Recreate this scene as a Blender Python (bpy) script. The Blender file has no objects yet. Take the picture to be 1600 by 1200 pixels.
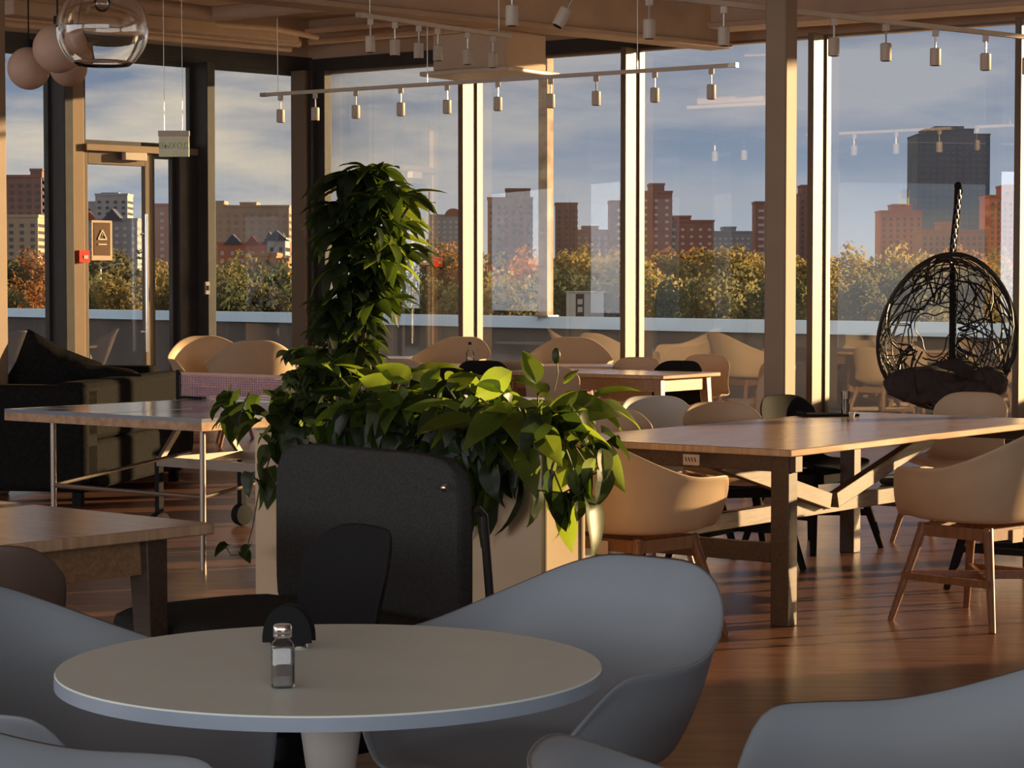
import bpy, bmesh, math, random
from mathutils import Vector, Matrix, Euler, noise
PI = math.pi
sc = bpy.context.scene
C = sc.collection
# ------------------------------------------------------------------ camera
F, HZ, ZC = 3500.0, 450.0, 1.40
TH = math.atan((600 - HZ) / F)
cam = bpy.data.cameras.new('camera'); camo = bpy.data.objects.new('camera', cam); C.objects.link(camo)
cam.sensor_width = 36; cam.lens = F / 1600 * 36
camo.location = (0, 0, ZC); camo.rotation_euler = (PI / 2 - TH, 0, 0)
cam.clip_end = 3000
sc.camera = camo
# ------------------------------------------------------------------ world: broken evening cloud over blue sky
W = bpy.data.worlds.new('sky'); sc.world = W; W.use_nodes = True
nt = W.node_tree; N = nt.nodes; L = nt.links; N.clear()
def wn(t, **k):
    n = N.new(t)
    for a, b in k.items(): setattr(n, a, b)
    return n
tc = wn('ShaderNodeTexCoord'); sep = wn('ShaderNodeSeparateXYZ'); L.new(tc.outputs['Generated'], sep.inputs[0])
elev = wn('ShaderNodeValToRGB'); L.new(sep.outputs['Z'], elev.inputs[0])
e = elev.color_ramp.elements
e[0].position = 0.0; e[0].color = (.52, .51, .52, 1)
e[1].position = .6; e[1].color = (.10, .17, .30, 1)
for p, c in ((.03, (.38, .42, .49, 1)), (.06, (.24, .29, .38, 1)), (.12, (.155, .205, .30, 1))):
    q = e.new(p); q.color = c
mp = wn('ShaderNodeMapping'); L.new(tc.outputs['Generated'], mp.inputs[0]); mp.inputs['Scale'].default_value = (5, 5, 24)
mp.inputs['Location'].default_value = (1.3, .2, .45)
nz = wn('ShaderNodeTexNoise'); L.new(mp.outputs[0], nz.inputs[0]); nz.inputs['Scale'].default_value = 1.5
nz.inputs['Detail'].default_value = 7; nz.inputs['Roughness'].default_value = .55
cr = wn('ShaderNodeValToRGB'); L.new(nz.outputs['Fac'], cr.inputs[0])
cr.color_ramp.elements[0].position = .37; cr.color_ramp.elements[0].color = (0, 0, 0, 1)
cr.color_ramp.elements[1].position = .60; cr.color_ramp.elements[1].color = (.8, .8, .8, 1)
# clouds turn cream towards the left (-x), greyer to the right
side = wn('ShaderNodeMapRange'); L.new(sep.outputs['X'], side.inputs['Value'])
side.inputs['From Min'].default_value = -.12; side.inputs['From Max'].default_value = .06
cc = wn('ShaderNodeMixRGB'); L.new(side.outputs[0], cc.inputs[0])
cc.inputs[1].default_value = (.80, .66, .49, 1); cc.inputs[2].default_value = (.43, .42, .44, 1)
mx = wn('ShaderNodeMixRGB'); L.new(cr.outputs[0], mx.inputs[0]); L.new(elev.outputs[0], mx.inputs[1]); L.new(cc.outputs[0], mx.inputs[2])
bg = wn('ShaderNodeBackground'); L.new(mx.outputs[0], bg.inputs[0]); bg.inputs[1].default_value = 1.15
wo = wn('ShaderNodeOutputWorld'); L.new(bg.outputs[0], wo.inputs[0])
# ------------------------------------------------------------------ sun: low evening sun from the right
SUN_EL = 6.9
sl = bpy.data.lights.new('sun', 'SUN'); so = bpy.data.objects.new('sun', sl); C.objects.link(so)
sl.energy = 13.5; sl.color = (1.0, .66, .33); sl.angle = math.radians(.6)
SD = Vector((.93 * math.cos(math.radians(SUN_EL)), .37 * math.cos(math.radians(SUN_EL)), math.sin(math.radians(SUN_EL)))).normalized()
so.rotation_euler = SD.to_track_quat('Z', 'Y').to_euler()
# added fill lamps, standing in for window light from behind and the far left
def daylight(name, loc, rot, sx, sy, power, col):
    a = bpy.data.lights.new(name, 'AREA'); a.shape = 'RECTANGLE'; a.size = sx; a.size_y = sy; a.energy = power; a.color = col
    o = bpy.data.objects.new(name, a); C.objects.link(o); o.location = loc; o.rotation_euler = rot
daylight('window_daylight', (-3, -5.8, 2.2), (PI / 2, 0, 0), 18, 2.6, 460, (.93, .96, 1.0))
daylight('window_daylight', (-14, 2, 2.2), (PI / 2, 0, -PI / 2), 14, 2.6, 380, (.95, .95, 1.0))
sc.view_settings.view_transform = 'Standard'; sc.view_settings.look = 'None'
sc.view_settings.exposure = 0.14; sc.view_settings.gamma = 1; sc.view_settings.use_curve_mapping = False

# ------------------------------------------------------------------ measuring helpers
FW = Vector((0, math.cos(TH), -math.sin(TH))); UP = Vector((0, math.sin(TH), math.cos(TH))); RT = Vector((1, 0, 0))
CP = Vector((0, 0, ZC))
def ray(px, py): return FW + RT * ((px - 800) / F) - UP * ((py - 600) / F)
def P(px, py, z):
    r = ray(px, py); return CP + r * ((z - ZC) / r.z)
def D(px, py, d):
    r = ray(px, py); return CP + r * (d / r.y)
# ------------------------------------------------------------------ materials
MATS = {}
def mat(name, col, rough=.6, metal=0, var=.0, scale=8, spec=.4, col2=None, stretch=(1, 1, 1), bump=0, detail=4, coat=0, trans=0, alpha=1):
    if name in MATS: return MATS[name]
    m = bpy.data.materials.new(name); m.use_nodes = True; t = m.node_tree; b = t.nodes['Principled BSDF']
    b.inputs['Roughness'].default_value = rough; b.inputs['Metallic'].default_value = metal
    b.inputs['Specular IOR Level'].default_value = spec
    b.inputs['Coat Weight'].default_value = coat
    c = tuple(col) + (1,)
    tcn = t.nodes.new('ShaderNodeTexCoord'); mpn = t.nodes.new('ShaderNodeMapping'); t.links.new(tcn.outputs['Object'], mpn.inputs[0])
    mpn.inputs['Scale'].default_value = stretch
    n = t.nodes.new('ShaderNodeTexNoise'); n.inputs['Scale'].default_value = scale; n.inputs['Detail'].default_value = detail
    t.links.new(mpn.outputs[0], n.inputs[0])
    r = t.nodes.new('ShaderNodeValToRGB'); t.links.new(n.outputs['Fac'], r.inputs[0])
    r.color_ramp.elements[0].position = .3; r.color_ramp.elements[1].position = .7
    if col2 is None:
        v = var if var else .06
        c1 = tuple(x * (1 - v) for x in col) + (1,); c2 = tuple(min(1, x * (1 + v)) for x in col) + (1,)
    else: c1, c2 = c, tuple(col2) + (1,)
    r.color_ramp.elements[0].color = c1; r.color_ramp.elements[1].color = c2
    t.links.new(r.outputs[0], b.inputs['Base Color'])
    if bump:
        bn = t.nodes.new('ShaderNodeBump'); bn.inputs['Strength'].default_value = bump; bn.inputs['Distance'].default_value = .01
        t.links.new(n.outputs['Fac'], bn.inputs['Height']); t.links.new(bn.outputs[0], b.inputs['Normal'])
    MATS[name] = m; return m
def glassmat(name, tint=(1, 1, 1), extra=0.0, ior=1.5, rough=0.0, mul=1.0):
    m = bpy.data.materials.new(name); m.use_nodes = True; t = m.node_tree; t.nodes.clear()
    o = t.nodes.new('ShaderNodeOutputMaterial'); tr = t.nodes.new('ShaderNodeBsdfTransparent'); g = t.nodes.new('ShaderNodeBsdfGlossy')
    tr.inputs[0].default_value = tuple(tint) + (1,); g.inputs['Roughness'].default_value = rough; g.inputs[0].default_value = (1, 1, 1, 1)
    fr = t.nodes.new('ShaderNodeFresnel'); fr.inputs[0].default_value = ior
    ma = t.nodes.new('ShaderNodeMath'); ma.operation = 'MULTIPLY_ADD'; ma.inputs[1].default_value = mul; ma.inputs[2].default_value = extra
    t.links.new(fr.outputs[0], ma.inputs[0]); mi = t.nodes.new('ShaderNodeMixShader'); t.links.new(ma.outputs[0], mi.inputs[0])
    t.links.new(tr.outputs[0], mi.inputs[1]); t.links.new(g.outputs[0], mi.inputs[2]); t.links.new(mi.outputs[0], o.inputs[0])
    MATS[name] = m; return m
def leafmat(name, col, tcol, rough=.4, var=.3, tf=.5):
    m = bpy.data.materials.new(name); m.use_nodes = True; t = m.node_tree; b = t.nodes['Principled BSDF']; o = t.nodes['Material Output']
    tcn = t.nodes.new('ShaderNodeTexCoord'); n = t.nodes.new('ShaderNodeTexNoise'); n.inputs['Scale'].default_value = 9; t.links.new(tcn.outputs['Object'], n.inputs[0])
    r = t.nodes.new('ShaderNodeValToRGB'); t.links.new(n.outputs['Fac'], r.inputs[0]); r.color_ramp.elements[0].position = .35; r.color_ramp.elements[1].position = .65
    r.color_ramp.elements[0].color = tuple(x * (1 - var) for x in col) + (1,); r.color_ramp.elements[1].color = tuple(x * (1 + var) for x in col) + (1,)
    oi = t.nodes.new('ShaderNodeObjectInfo'); mr = t.nodes.new('ShaderNodeMapRange'); mr.inputs['To Min'].default_value = .55; mr.inputs['To Max'].default_value = 1.3
    t.links.new(oi.outputs['Random'], mr.inputs['Value']); hs = t.nodes.new('ShaderNodeHueSaturation'); t.links.new(mr.outputs[0], hs.inputs['Value']); t.links.new(r.outputs[0], hs.inputs['Color'])
    t.links.new(hs.outputs[0], b.inputs['Base Color']); b.inputs['Roughness'].default_value = rough
    tl = t.nodes.new('ShaderNodeBsdfTranslucent'); tl.inputs[0].default_value = tuple(tcol) + (1,)
    hs2 = t.nodes.new('ShaderNodeHueSaturation'); hs2.inputs['Color'].default_value = tuple(tcol) + (1,); t.links.new(mr.outputs[0], hs2.inputs['Value']); t.links.new(hs2.outputs[0], tl.inputs[0])
    mi = t.nodes.new('ShaderNodeMixShader'); mi.inputs[0].default_value = tf
    t.links.new(b.outputs[0], mi.inputs[1]); t.links.new(tl.outputs[0], mi.inputs[2]); t.links.new(mi.outputs[0], o.inputs[0])
    MATS[name] = m; return m
glass = glassmat('window_glass', (.93, .95, .96), .0, 1.52, mul=1.7)
clear = glassmat('clear_glass', (.97, .97, .96), .02, 1.5)
M_plaster = mat('plaster', (.52, .38, .27), .8, var=.06, scale=3, bump=.1)
M_beam = mat('beam_paint', (.41, .285, .20), .7, var=.08, scale=4)
M_pipe = mat('pipe_paint', (.55, .40, .28), .5)
M_dark = mat('dark_and_shaded_frame', (.035, .033, .033), .5, var=.15)  # real dark of the lintels; also shade put into left wall frames
M_frame = mat('window_frame_paint', (.155, .112, .074), .45, var=.05)
M_col = mat('column_paint', (.26, .18, .115), .6, var=.06, scale=5, bump=.1)
M_bwall = mat('back_wall_paint', (.45, .38, .32), .8)
M_taupe = mat('taupe_plastic', (.50, .36, .235), .42, var=.03)
M_tan = mat('sand_plastic', (.62, .45, .29), .45, var=.03)
M_grey = mat('blue_grey_plastic', (.255, .30, .345), .42, var=.03)
M_white = mat('pale_plastic', (.55, .53, .48), .4, var=.03)
M_brownp = mat('brown_plastic', (.10, .065, .05), .45)
M_black = mat('black_plastic', (.016, .016, .017), .7, spec=.06)
M_blackfab = mat('black_fabric', (.046, .046, .044), .95, spec=.1, var=.25, scale=160, bump=.3)
M_sofa = mat('charcoal_fabric', (.012, .0115, .011), .95, spec=.1, var=.3, scale=40, bump=.3)
M_cush = mat('brown_cushion', (.045, .035, .034), .9, var=.25, scale=20, bump=.4)
M_wood = mat('oak_wood', (.28, .15, .075), .35, col2=(.42, .25, .13), scale=3, stretch=(2, 30, 30), bump=.05)
M_woodd = mat('shaded_trestle_wood', (.07, .042, .027), .5, col2=(.11, .068, .044), scale=3, stretch=(3, 25, 25))  # shadow on the table legs put into this darker wood
M_brace = mat('brace_wood', (.10, .062, .036), .5, col2=(.20, .13, .08), scale=3, stretch=(3, 25, 25))
M_top = mat('tabletop_wood', (.42, .26, .155), .22, col2=(.60, .40, .25), scale=2, stretch=(2, 26, 1))
M_legw = mat('reddish_leg_wood', (.18, .075, .035), .4, col2=(.26, .115, .055), scale=5, stretch=(12, 12, 2))
M_pp = mat('table_tennis_blue_grey', (.20, .23, .29), .15, spec=.7, var=.06)
M_ppedge = mat('chipboard_edge', (.30, .17, .10), .7, col2=(.5, .33, .2), scale=20)
M_metal = mat('tube_metal', (.30, .25, .21), .35, metal=.8)
M_chrome = mat('chrome', (.75, .72, .68), .15, metal=1)
M_alu = mat('aluminium', (.55, .52, .48), .3, metal=.9)
M_net = mat('net_thread', (.28, .18, .27), .8)
M_tape = mat('net_tape', (.60, .38, .33), .7)
M_round = mat('round_table_laminate', (.72, .83, .80), .38, var=.02)
M_roundedge = mat('round_table_edge', (.30, .37, .46), .4)
M_planter = mat('planter_paint', (.60, .45, .29), .55, var=.03)
M_soil = mat('soil', (.03, .02, .014), .95, var=.4, scale=60, bump=.6)
M_lamp = mat('lamp_paint', (.55, .47, .38), .45)
M_globe = mat('matte_globe', (.48, .31, .22), .6)
M_red = mat('red_plastic', (.65, .04, .02), .4)
M_paper = mat('paper', (.62, .50, .38), .8)
M_signg = mat('sign_green', (.80, .80, .54), .5)
M_signl = mat('sign_letters', (.42, .50, .30), .5)
M_salt = mat('salt', (.17, .15, .135), .9, var=.1)
M_cope = mat('parapet_coping', (.62, .80, .95), .35, var=.1, scale=.6)  # blue of the reflected sky put into the base colour
M_para = mat('parapet_render', (.17, .15, .14), .9, var=.15, scale=.7)
M_deck = mat('roof_deck', (.10, .09, .085), .9, var=.2, scale=.5)
M_ground = mat('city_ground', (.13, .12, .09), 1, var=.3, scale=.05)
M_vine = mat('vine_stem', (.10, .09, .03), .6)
M_trunk = mat('trunk_bark', (.10, .07, .045), .9, var=.3, scale=30)
M_leafd = leafmat('dark_leaf', (.022, .038, .013), (.08, .14, .012), tf=.4)
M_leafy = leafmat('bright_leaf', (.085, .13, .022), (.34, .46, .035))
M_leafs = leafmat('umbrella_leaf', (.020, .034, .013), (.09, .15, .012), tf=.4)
M_leafp = leafmat('variegated_leaf', (.10, .13, .05), (.30, .38, .10), var=.8)
# floor: long streaky reddish vinyl planks, satin
M_floor = mat('floor_vinyl', (.125, .055, .038), .30, col2=(.30, .145, .098), scale=2.2, stretch=(1.1, 9, 1), detail=7, bump=.12)

# ------------------------------------------------------------------ mesh helpers
class MB:
    def __init__(s): s.v = []; s.f = []
    def quadbox(s, pts):                       # 8 points: bottom 4 then top 4
        b = len(s.v); s.v += [tuple(p) for p in pts]
        s.f += [tuple(b + i for i in q) for q in ((0, 3, 2, 1), (4, 5, 6, 7), (0, 1, 5, 4), (1, 2, 6, 5), (2, 3, 7, 6), (3, 0, 4, 7))]
        return s
    def box(s, x0, x1, y0, y1, z0, z1):
        return s.quadbox([(x0, y0, z0), (x1, y0, z0), (x1, y1, z0), (x0, y1, z0), (x0, y0, z1), (x1, y0, z1), (x1, y1, z1), (x0, y1, z1)])
    def obox(s, o, u, w, lu, lw, z0, z1):      # oriented box: corner o, unit dirs u,w
        o = Vector(o[:2]); u = Vector(u[:2]); w = Vector(w[:2])
        c = [o, o + u * lu, o + u * lu + w * lw, o + w * lw]
        a = (c[1] - c[0]).cross(c[3] - c[0])
        if a < 0: c = [c[0], c[3], c[2], c[1]]
        return s.quadbox([(p.x, p.y, z0) for p in c] + [(p.x, p.y, z1) for p in c])
    def beam(s, a, b, w, h, up=(0, 0, 1), w2=None, h2=None):
        a = Vector(a); b = Vector(b); t = (b - a).normalized(); up = Vector(up)
        if abs(t.dot(up)) > .98: up = Vector((0, 1, 0))
        r = t.cross(up).normalized(); n = r.cross(t)
        w2 = w if w2 is None else w2; h2 = h if h2 is None else h2
        P4 = lambda c, ww, hh: [c - r * ww / 2 - n * hh / 2, c + r * ww / 2 - n * hh / 2, c + r * ww / 2 + n * hh / 2, c - r * ww / 2 + n * hh / 2]
        q = P4(a, w, h) + P4(b, w2, h2)
        b0 = len(s.v); s.v += [tuple(p) for p in q]
        s.f += [tuple(b0 + i for i in f) for f in ((0, 1, 2, 3), (7, 6, 5, 4), (1, 0, 4, 5), (2, 1, 5, 6), (3, 2, 6, 7), (0, 3, 7, 4))]
        return s
    def tube(s, pts, r, n=8, closed=False):
        pts = [Vector(p) for p in pts]; m = len(pts); rr = r if isinstance(r, (list, tuple)) else [r] * m
        b0 = len(s.v); ref = None
        for i, p in enumerate(pts):
            if closed: t = pts[(i + 1) % m] - pts[i - 1]
            else: t = pts[min(i + 1, m - 1)] - pts[max(i - 1, 0)]
            t.normalize()
            if ref is None:
                ref = Vector((0, 0, 1)) if abs(t.z) < .9 else Vector((1, 0, 0))
            x = (ref - t * ref.dot(t)); x.normalize(); y = t.cross(x); ref = x
            for k in range(n):
                a = 2 * PI * k / n; s.v.append(tuple(p + (x * math.cos(a) + y * math.sin(a)) * rr[i]))
        for i in range(m if closed else m - 1):
            for k in range(n):
                j = (i + 1) % m
                s.f.append((b0 + i * n + k, b0 + i * n + (k + 1) % n, b0 + j * n + (k + 1) % n, b0 + j * n + k))
        if not closed:
            s.f.append(tuple(b0 + k for k in reversed(range(n)))); s.f.append(tuple(b0 + (m - 1) * n + k for k in range(n)))
        return s
    def lathe(s, prof, n=24, c=(0, 0, 0), axis='Z'):
        b0 = len(s.v); c = Vector(c)
        for (r, z) in prof:
            for k in range(n):
                a = 2 * PI * k / n
                v = Vector((r * math.cos(a), r * math.sin(a), z))
                if axis == 'X': v = Vector((v.z, v.x, v.y))
                if axis == 'Y': v = Vector((v.x, v.z, -v.y))
                s.v.append(tuple(c + v))
        for i in range(len(prof) - 1):
            for k in range(n):
                s.f.append((b0 + i * n + k, b0 + i * n + (k + 1) % n, b0 + (i + 1) * n + (k + 1) % n, b0 + (i + 1) * n + k))
        s.f.append(tuple(b0 + k for k in reversed(range(n)))); s.f.append(tuple(b0 + (len(prof) - 1) * n + k for k in range(n)))
        return s
    def ball(s, c, rx, ry=None, rz=None, n=20, m=12, fn=None):
        ry = ry or rx; rz = rz or rx; b0 = len(s.v); c = Vector(c)
        for i in range(m + 1):
            th = PI * i / m
            for k in range(n):
                a = 2 * PI * k / n; v = Vector((math.sin(th) * math.cos(a), math.sin(th) * math.sin(a), math.cos(th)))
                q = fn(v) if fn else 1
                s.v.append(tuple(c + Vector((v.x * rx, v.y * ry, v.z * rz)) * q))
        for i in range(m):
            for k in range(n):
                s.f.append((b0 + i * n + k, b0 + (i + 1) * n + k, b0 + (i + 1) * n + (k + 1) % n, b0 + i * n + (k + 1) % n))
        return s
    def mesh(s, name, m, smooth=False):
        me = bpy.data.meshes.new(name); me.from_pydata(s.v, [], s.f); me.update(); me.materials.append(m)
        if smooth:
            for p in me.polygons: p.use_smooth = True
            try: me.set_sharp_from_angle(angle=math.radians(38))
            except Exception: pass
        return me
    def build(s, name, m, parent=None, smooth=False, bevel=0):
        me = s.mesh(name, m, smooth or bool(bevel)); o = bpy.data.objects.new(name, me); C.objects.link(o)
        if parent: o.parent = parent
        if bevel:
            b = o.modifiers.new('bevel', 'BEVEL'); b.width = bevel; b.segments = 2; b.limit_method = 'ANGLE'
        return o
def tag(o, label=None, cat=None, group=None, kind=None):
    if label: o['label'] = label
    if cat: o['category'] = cat
    if group: o['group'] = group
    if kind: o['kind'] = kind
    return o
def thing(name, label, cat, loc=(0, 0, 0), rz=0, group=None):
    o = bpy.data.objects.new(name, None); C.objects.link(o); o.empty_display_size = .1
    o.location = loc; o.rotation_euler = (0, 0, rz); return tag(o, label, cat, group)
def st(o): o['kind'] = 'structure'; return o
def dup(root, loc, rz, label, group=None, mats=None):
    def rec(o, par):
        c = o.copy(); C.objects.link(c)
        if par: c.parent = par
        for ch in kids.get(o.name, []): rec(ch, c)
        return c
    kids = {}
    for o in list(C.objects):
        if o.parent: kids.setdefault(o.parent.name, []).append(o)
    r = rec(root, None); r.location = loc; r.rotation_euler = (0, 0, rz); r['label'] = label
    if group: r['group'] = group
    return r

# ------------------------------------------------------------------ THE SETTING
ZT = 3.73                                       # head of the windows
ZCEIL = 4.3
def topd(y): return (ZT - ZC) * F / (HZ - y)
cornerP = D(484, 450, topd(116.5)); LA0 = D(9, 450, topd(78)); RB0 = D(1595, 450, topd(35))
corner = Vector((cornerP.x, cornerP.y)); lw = (corner - Vector((LA0.x, LA0.y))).normalized(); rw = (Vector((RB0.x, RB0.y)) - corner).normalized()
ln = Vector((lw.y, -lw.x)); rn = Vector((rw.y, -rw.x))       # normals into the room
if ln.dot(-corner) < 0: ln = -ln
if rn.dot(-corner) < 0: rn = -rn
def onwall(px, w):                              # distance along wall w from the corner where column px meets it
    a = (px - 800) / F; d = w if w is rw else -lw
    # corner + d*s lies on x = a*y
    return (a * corner.y - corner.x) / (d.x - a * d.y)
LEFT_END = 22.0; RIGHT_END = 19.7
floor = MB(); floor.box(-16, 18, -6, 32, -.12, 0); 
# the floor polygon is the room's own outline
lend = corner - lw * LEFT_END; rend = corner + rw * 27
poly = [(lend.x, lend.y), (lend.x + 2, -6), (rend.x, -6), (rend.x, rend.y), (corner.x, corner.y)]
def prism(poly, z0, z1):
    m = MB(); n = len(poly); m.v = [(x, y, z0) for x, y in poly] + [(x, y, z1) for x, y in poly]
    m.f = [tuple(range(n)), tuple(reversed(range(n, 2 * n)))] + [(i, i + n, (i + 1) % n + n, (i + 1) % n) for i in range(n)]
    return m
st(prism(poly, -.15, 0).build('floor', M_floor))
st(prism(poly, ZCEIL, ZCEIL + .2).build('ceiling', M_plaster))
def wallbox(w, s0, s1, z0, z1, thick=.25, inset=0):
    d = rw if w is rw else -lw; n = rn if w is rw else ln
    o = corner + d * s0 + n * inset
    return MB().obox(o, d, -n, s1 - s0, thick, z0, z1)
# lintels: dark head then painted upper wall
st(wallbox(lw, 0, LEFT_END, ZT, ZT + .16, .3, .06).build('trim_1', M_dark))
st(wallbox(rw, 0, onwall(1035, rw), ZT, ZT + .14, .3, .06).build('trim_2', M_dark))
st(wallbox(lw, 0, LEFT_END, ZT + .16, ZCEIL, .3).build('wall_left', M_plaster))
m = wallbox(rw, 0, 27, ZT + .14, ZCEIL, .3)
st(m.build('wall_right', M_plaster))
st(wallbox(rw, onwall(1035, rw), 27, ZT, ZT + .14, .3, .03).build('trim_3', M_beam))
st(wallbox(rw, RIGHT_END, 27, 0, ZT, .3).build('wall_right_solid', M_bwall))
st(wallbox(lw, 0, LEFT_END, 0, .07, .2, .1).build('baseboard_left', M_dark))
st(wallbox(rw, 0, RIGHT_END, 0, .07, .2, .1).build('baseboard_right', M_dark))
# rear and far side walls (behind the camera) with wide openings for daylight
b = MB(); b.box(lend.x, rend.x, -6.3, -6, 0, .9); b.box(lend.x, rend.x, -6.3, -6, 3.3, ZCEIL)
for x in range(int(lend.x), int(rend.x), 4): b.box(x, x + .5, -6.3, -6, .9, 3.3)
st(b.build('wall_back', M_bwall))
b = MB(); b.box(rend.x, rend.x + .3, -6, rend.y, 0, ZCEIL); st(b.build('wall_side', M_bwall))
b = MB(); b.box(lend.x - .3, lend.x, -6.3, lend.y + .2, 0, .5); b.box(lend.x - .3, lend.x, -6.3, lend.y + .2, 3.5, ZCEIL); st(b.build('wall_far_left', M_bwall))
trimn = [10]; winn = [1]
def mullion(w, s, width, depth, m, z0=0, z1=ZT, name=None):
    d = rw if w is rw else -lw; n = rn if w is rw else ln
    o = corner + d * (s - width / 2) + n * depth
    mb = MB().obox(o, d, -n, width, depth + .08, z0, z1)
    ob = mb.build('trim_%d' % trimn[0], m, bevel=.006); trimn[0] += 1; st(ob)
    return ob
def pane(w, s0, s1, z0, z1, parent=None, name=None):
    d = rw if w is rw else -lw; n = rn if w is rw else ln
    fr = MB(); t = .022 if w is rw else .045
    o = corner + d * s0 + n * .05
    fr.obox(o, d, -n, s1 - s0, .07, z0, z0 + t); fr.obox(o, d, -n, s1 - s0, .07, z1 - t, z1)
    fr.obox(o, d, -n, t, .07, z0 + t, z1 - t); fr.obox(corner + d * (s1 - t) + n * .05, d, -n, t, .07, z0 + t, z1 - t)
    f = fr.build('window_%d' % winn[0], M_frame if w is rw else M_dark); winn[0] += 1; st(f)  # left wall frames carry their shade as a dark colour
    o = corner + d * (s0 + t) + n * .02
    MB().obox(o, d, -n, s1 - s0 - 2 * t, .006, z0 + t, z1 - t).build('pane', glass, f)
    return f
# right wall mullions
rs = [0] + [onwall(x, rw) for x in (744, 996, 1286, 1606)]
step = rs[4] - rs[3]
while rs[-1] + step < RIGHT_END + .2: rs.append(rs[-1] + step)
rs[-1] = RIGHT_END
for i, s in enumerate(rs):
    if i == 0: continue
    mullion(rw, s, .06, .27, M_frame)
for a, b in zip(rs[:-1], rs[1:]): pane(rw, a + (.12 if a == 0 else .03), b - .03, .07, ZT)
# the corner post
pc = corner + (ln + rn).normalized() * .0
cpb = MB().obox(corner + rn * .3, rw, -rn, .20, .32, 0, ZT); st(cpb.build('trim_4', M_frame, bevel=.006))
cpb = MB().obox(corner + ln * .3, -lw, -ln, .20, .32, 0, ZT); st(cpb.build('trim_5', M_dark, bevel=.006))  # shaded side of the corner post, shade put into its colour
cpb = MB().obox(corner + (ln * .42) - lw * .02, -lw, -ln, .10, .14, 0, ZT); st(cpb.build('trim_6', M_dark, bevel=.006))
# left wall
sA = onwall(306, lw); sB = onwall(100, lw); sD = onwall(60, lw); s450 = onwall(452, lw)
mullion(lw, sA, .10, .30, M_dark)  # dark material in place of shade on the left wall
mullion(lw, onwall(117, lw), .13, .10, M_col); mullion(lw, onwall(96, lw), .16, .06, M_frame); mullion(lw, onwall(84, lw), .10, .32, M_dark)  # one post: lit, half-lit and shaded faces given three colours
pane(lw, .16, sA - .05, .07, ZT)
sdoor0 = sA + .05; sdoor1 = onwall(126, lw)
ztr = ZC + (HZ - 236) * 22.9 / F
pane(lw, sdoor0, sdoor1, ztr + .04, ZT)
d_ = -lw
st(MB().obox(corner + d_ * sdoor0 + ln * .14, d_, -ln, sdoor1 - sdoor0, .2, ztr - .03, ztr + .04).build('trim_7', M_col, bevel=.005))
zdt = ztr - .03
# door set: fixed post in the shade colour, narrow side light and the glazed door leaf
sp0 = onwall(272, lw); sp1 = onwall(233, lw); sl1 = onwall(222, lw)
mullion(lw, (sdoor0 + sp0) / 2 + .0, sp0 - sdoor0, .12, M_dark, 0, zdt)
pane(lw, sp0, sp1, .07, zdt)
dr = MB()
def drb(s0, s1, z0, z1, dp=.07, off=.08):
    dr.obox(corner + d_ * s0 + ln * off, d_, -ln, s1 - s0, dp, z0, z1)
drb(sp1, sp1 + .09, 0.02, zdt); drb(sdoor1 - .05, sdoor1, .02, zdt); drb(sp1 + .09, sdoor1 - .05, zdt - .13, zdt); drb(sp1 + .09, sdoor1 - .05, .02, .2)
door = st(dr.build('door_1', M_frame, bevel=.004))
MB().obox(corner + d_ * (sp1 + .09) + ln * .05, d_, -ln, sdoor1 - .14 - sp1, .008, .2, zdt - .13).build('pane', glass, door)
hs = sp1 + .13
hb = MB(); hp = corner + d_ * hs + ln * .16; hb.tube([(hp.x, hp.y, .75), (hp.x, hp.y, 2.15)], .017, 10)
for z in (.95, 1.95): q = corner + d_ * hs + ln * .06; hb.tube([(q.x, q.y, z), (hp.x, hp.y, z)], .012, 8)
hb.build('door_handle', M_chrome, door, smooth=True)
cb = MB().obox(corner + d_ * (sp1 + .12) + ln * .17, d_, -ln, .26, .07, zdt - .08, zdt - .0); cb.build('door_closer', M_lamp, door, bevel=.006)
pane(lw, onwall(80, lw), onwall(60, lw) + 3.9, .07, ZT)
s = onwall(60, lw) + 4.0
while s < LEFT_END - 2: mullion(lw, s, .1, .3, M_dark); pane(lw, s + .05, s + 2.5, .07, ZT); s += 2.6
# poster in the door
pq = D(153, 376, 22.4)
def wallplate(w, px, py, wd, ht, off, m, name, parent=None, thick=.004):
    s_ = onwall(px, w); d = rw if w is rw else -lw; n = rn if w is rw else ln
    c = corner + d * (s_ - wd / 2) + n * off; z = ZC + (HZ - py) * (corner + d * s_).y / F
    return MB().obox(c, d, -n, wd, thick, z - ht / 2, z + ht / 2).build(name, m, parent), z
po = thing('notice_poster', 'brown paper notice with a pale warning triangle taped to the glass door', 'poster')
wallplate(lw, 153, 376, .24, .40, .09, M_paper, 'sheet', po)
wallplate(lw, 153, 374, .19, .33, .094, mat('brown_print', (.15, .085, .05), .8), 'printed_panel', po)
s_ = onwall(153, lw); c0 = corner + d_ * s_ + ln * .099; z0 = ZC + (HZ - 368) * c0.y / F
tri = MB()
tp = [(-.05, -.04), (.05, -.04), (0, .055)]
P3 = [Vector((c0.x + lw.x * a, c0.y + lw.y * a, z0 + b)) for a, b in tp]
for i in range(3): tri.beam(P3[i], P3[(i + 1) % 3], .004, .012)
tri.beam(P3[2] * .35 + (P3[0] + P3[1]) * .325, P3[2] * .7 + (P3[0] + P3[1]) * .15, .004, .012)
tri.beam(P3[0] - Vector((0, 0, .05)), P3[1] - Vector((0, 0, .05)), .004, .012)
tri.build('triangle_mark', mat('cream_print', (.75, .68, .55), .8), po)
fb = thing('fire_call_point', 'small red fire alarm call point on the lit door post', 'alarm')
wallplate(lw, 119, 401, .12, .12, .17, M_red, 'housing', fb, .06)
wallplate(lw, 121, 402, .05, .035, .175, M_white, 'push_plate', fb, .01)
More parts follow.
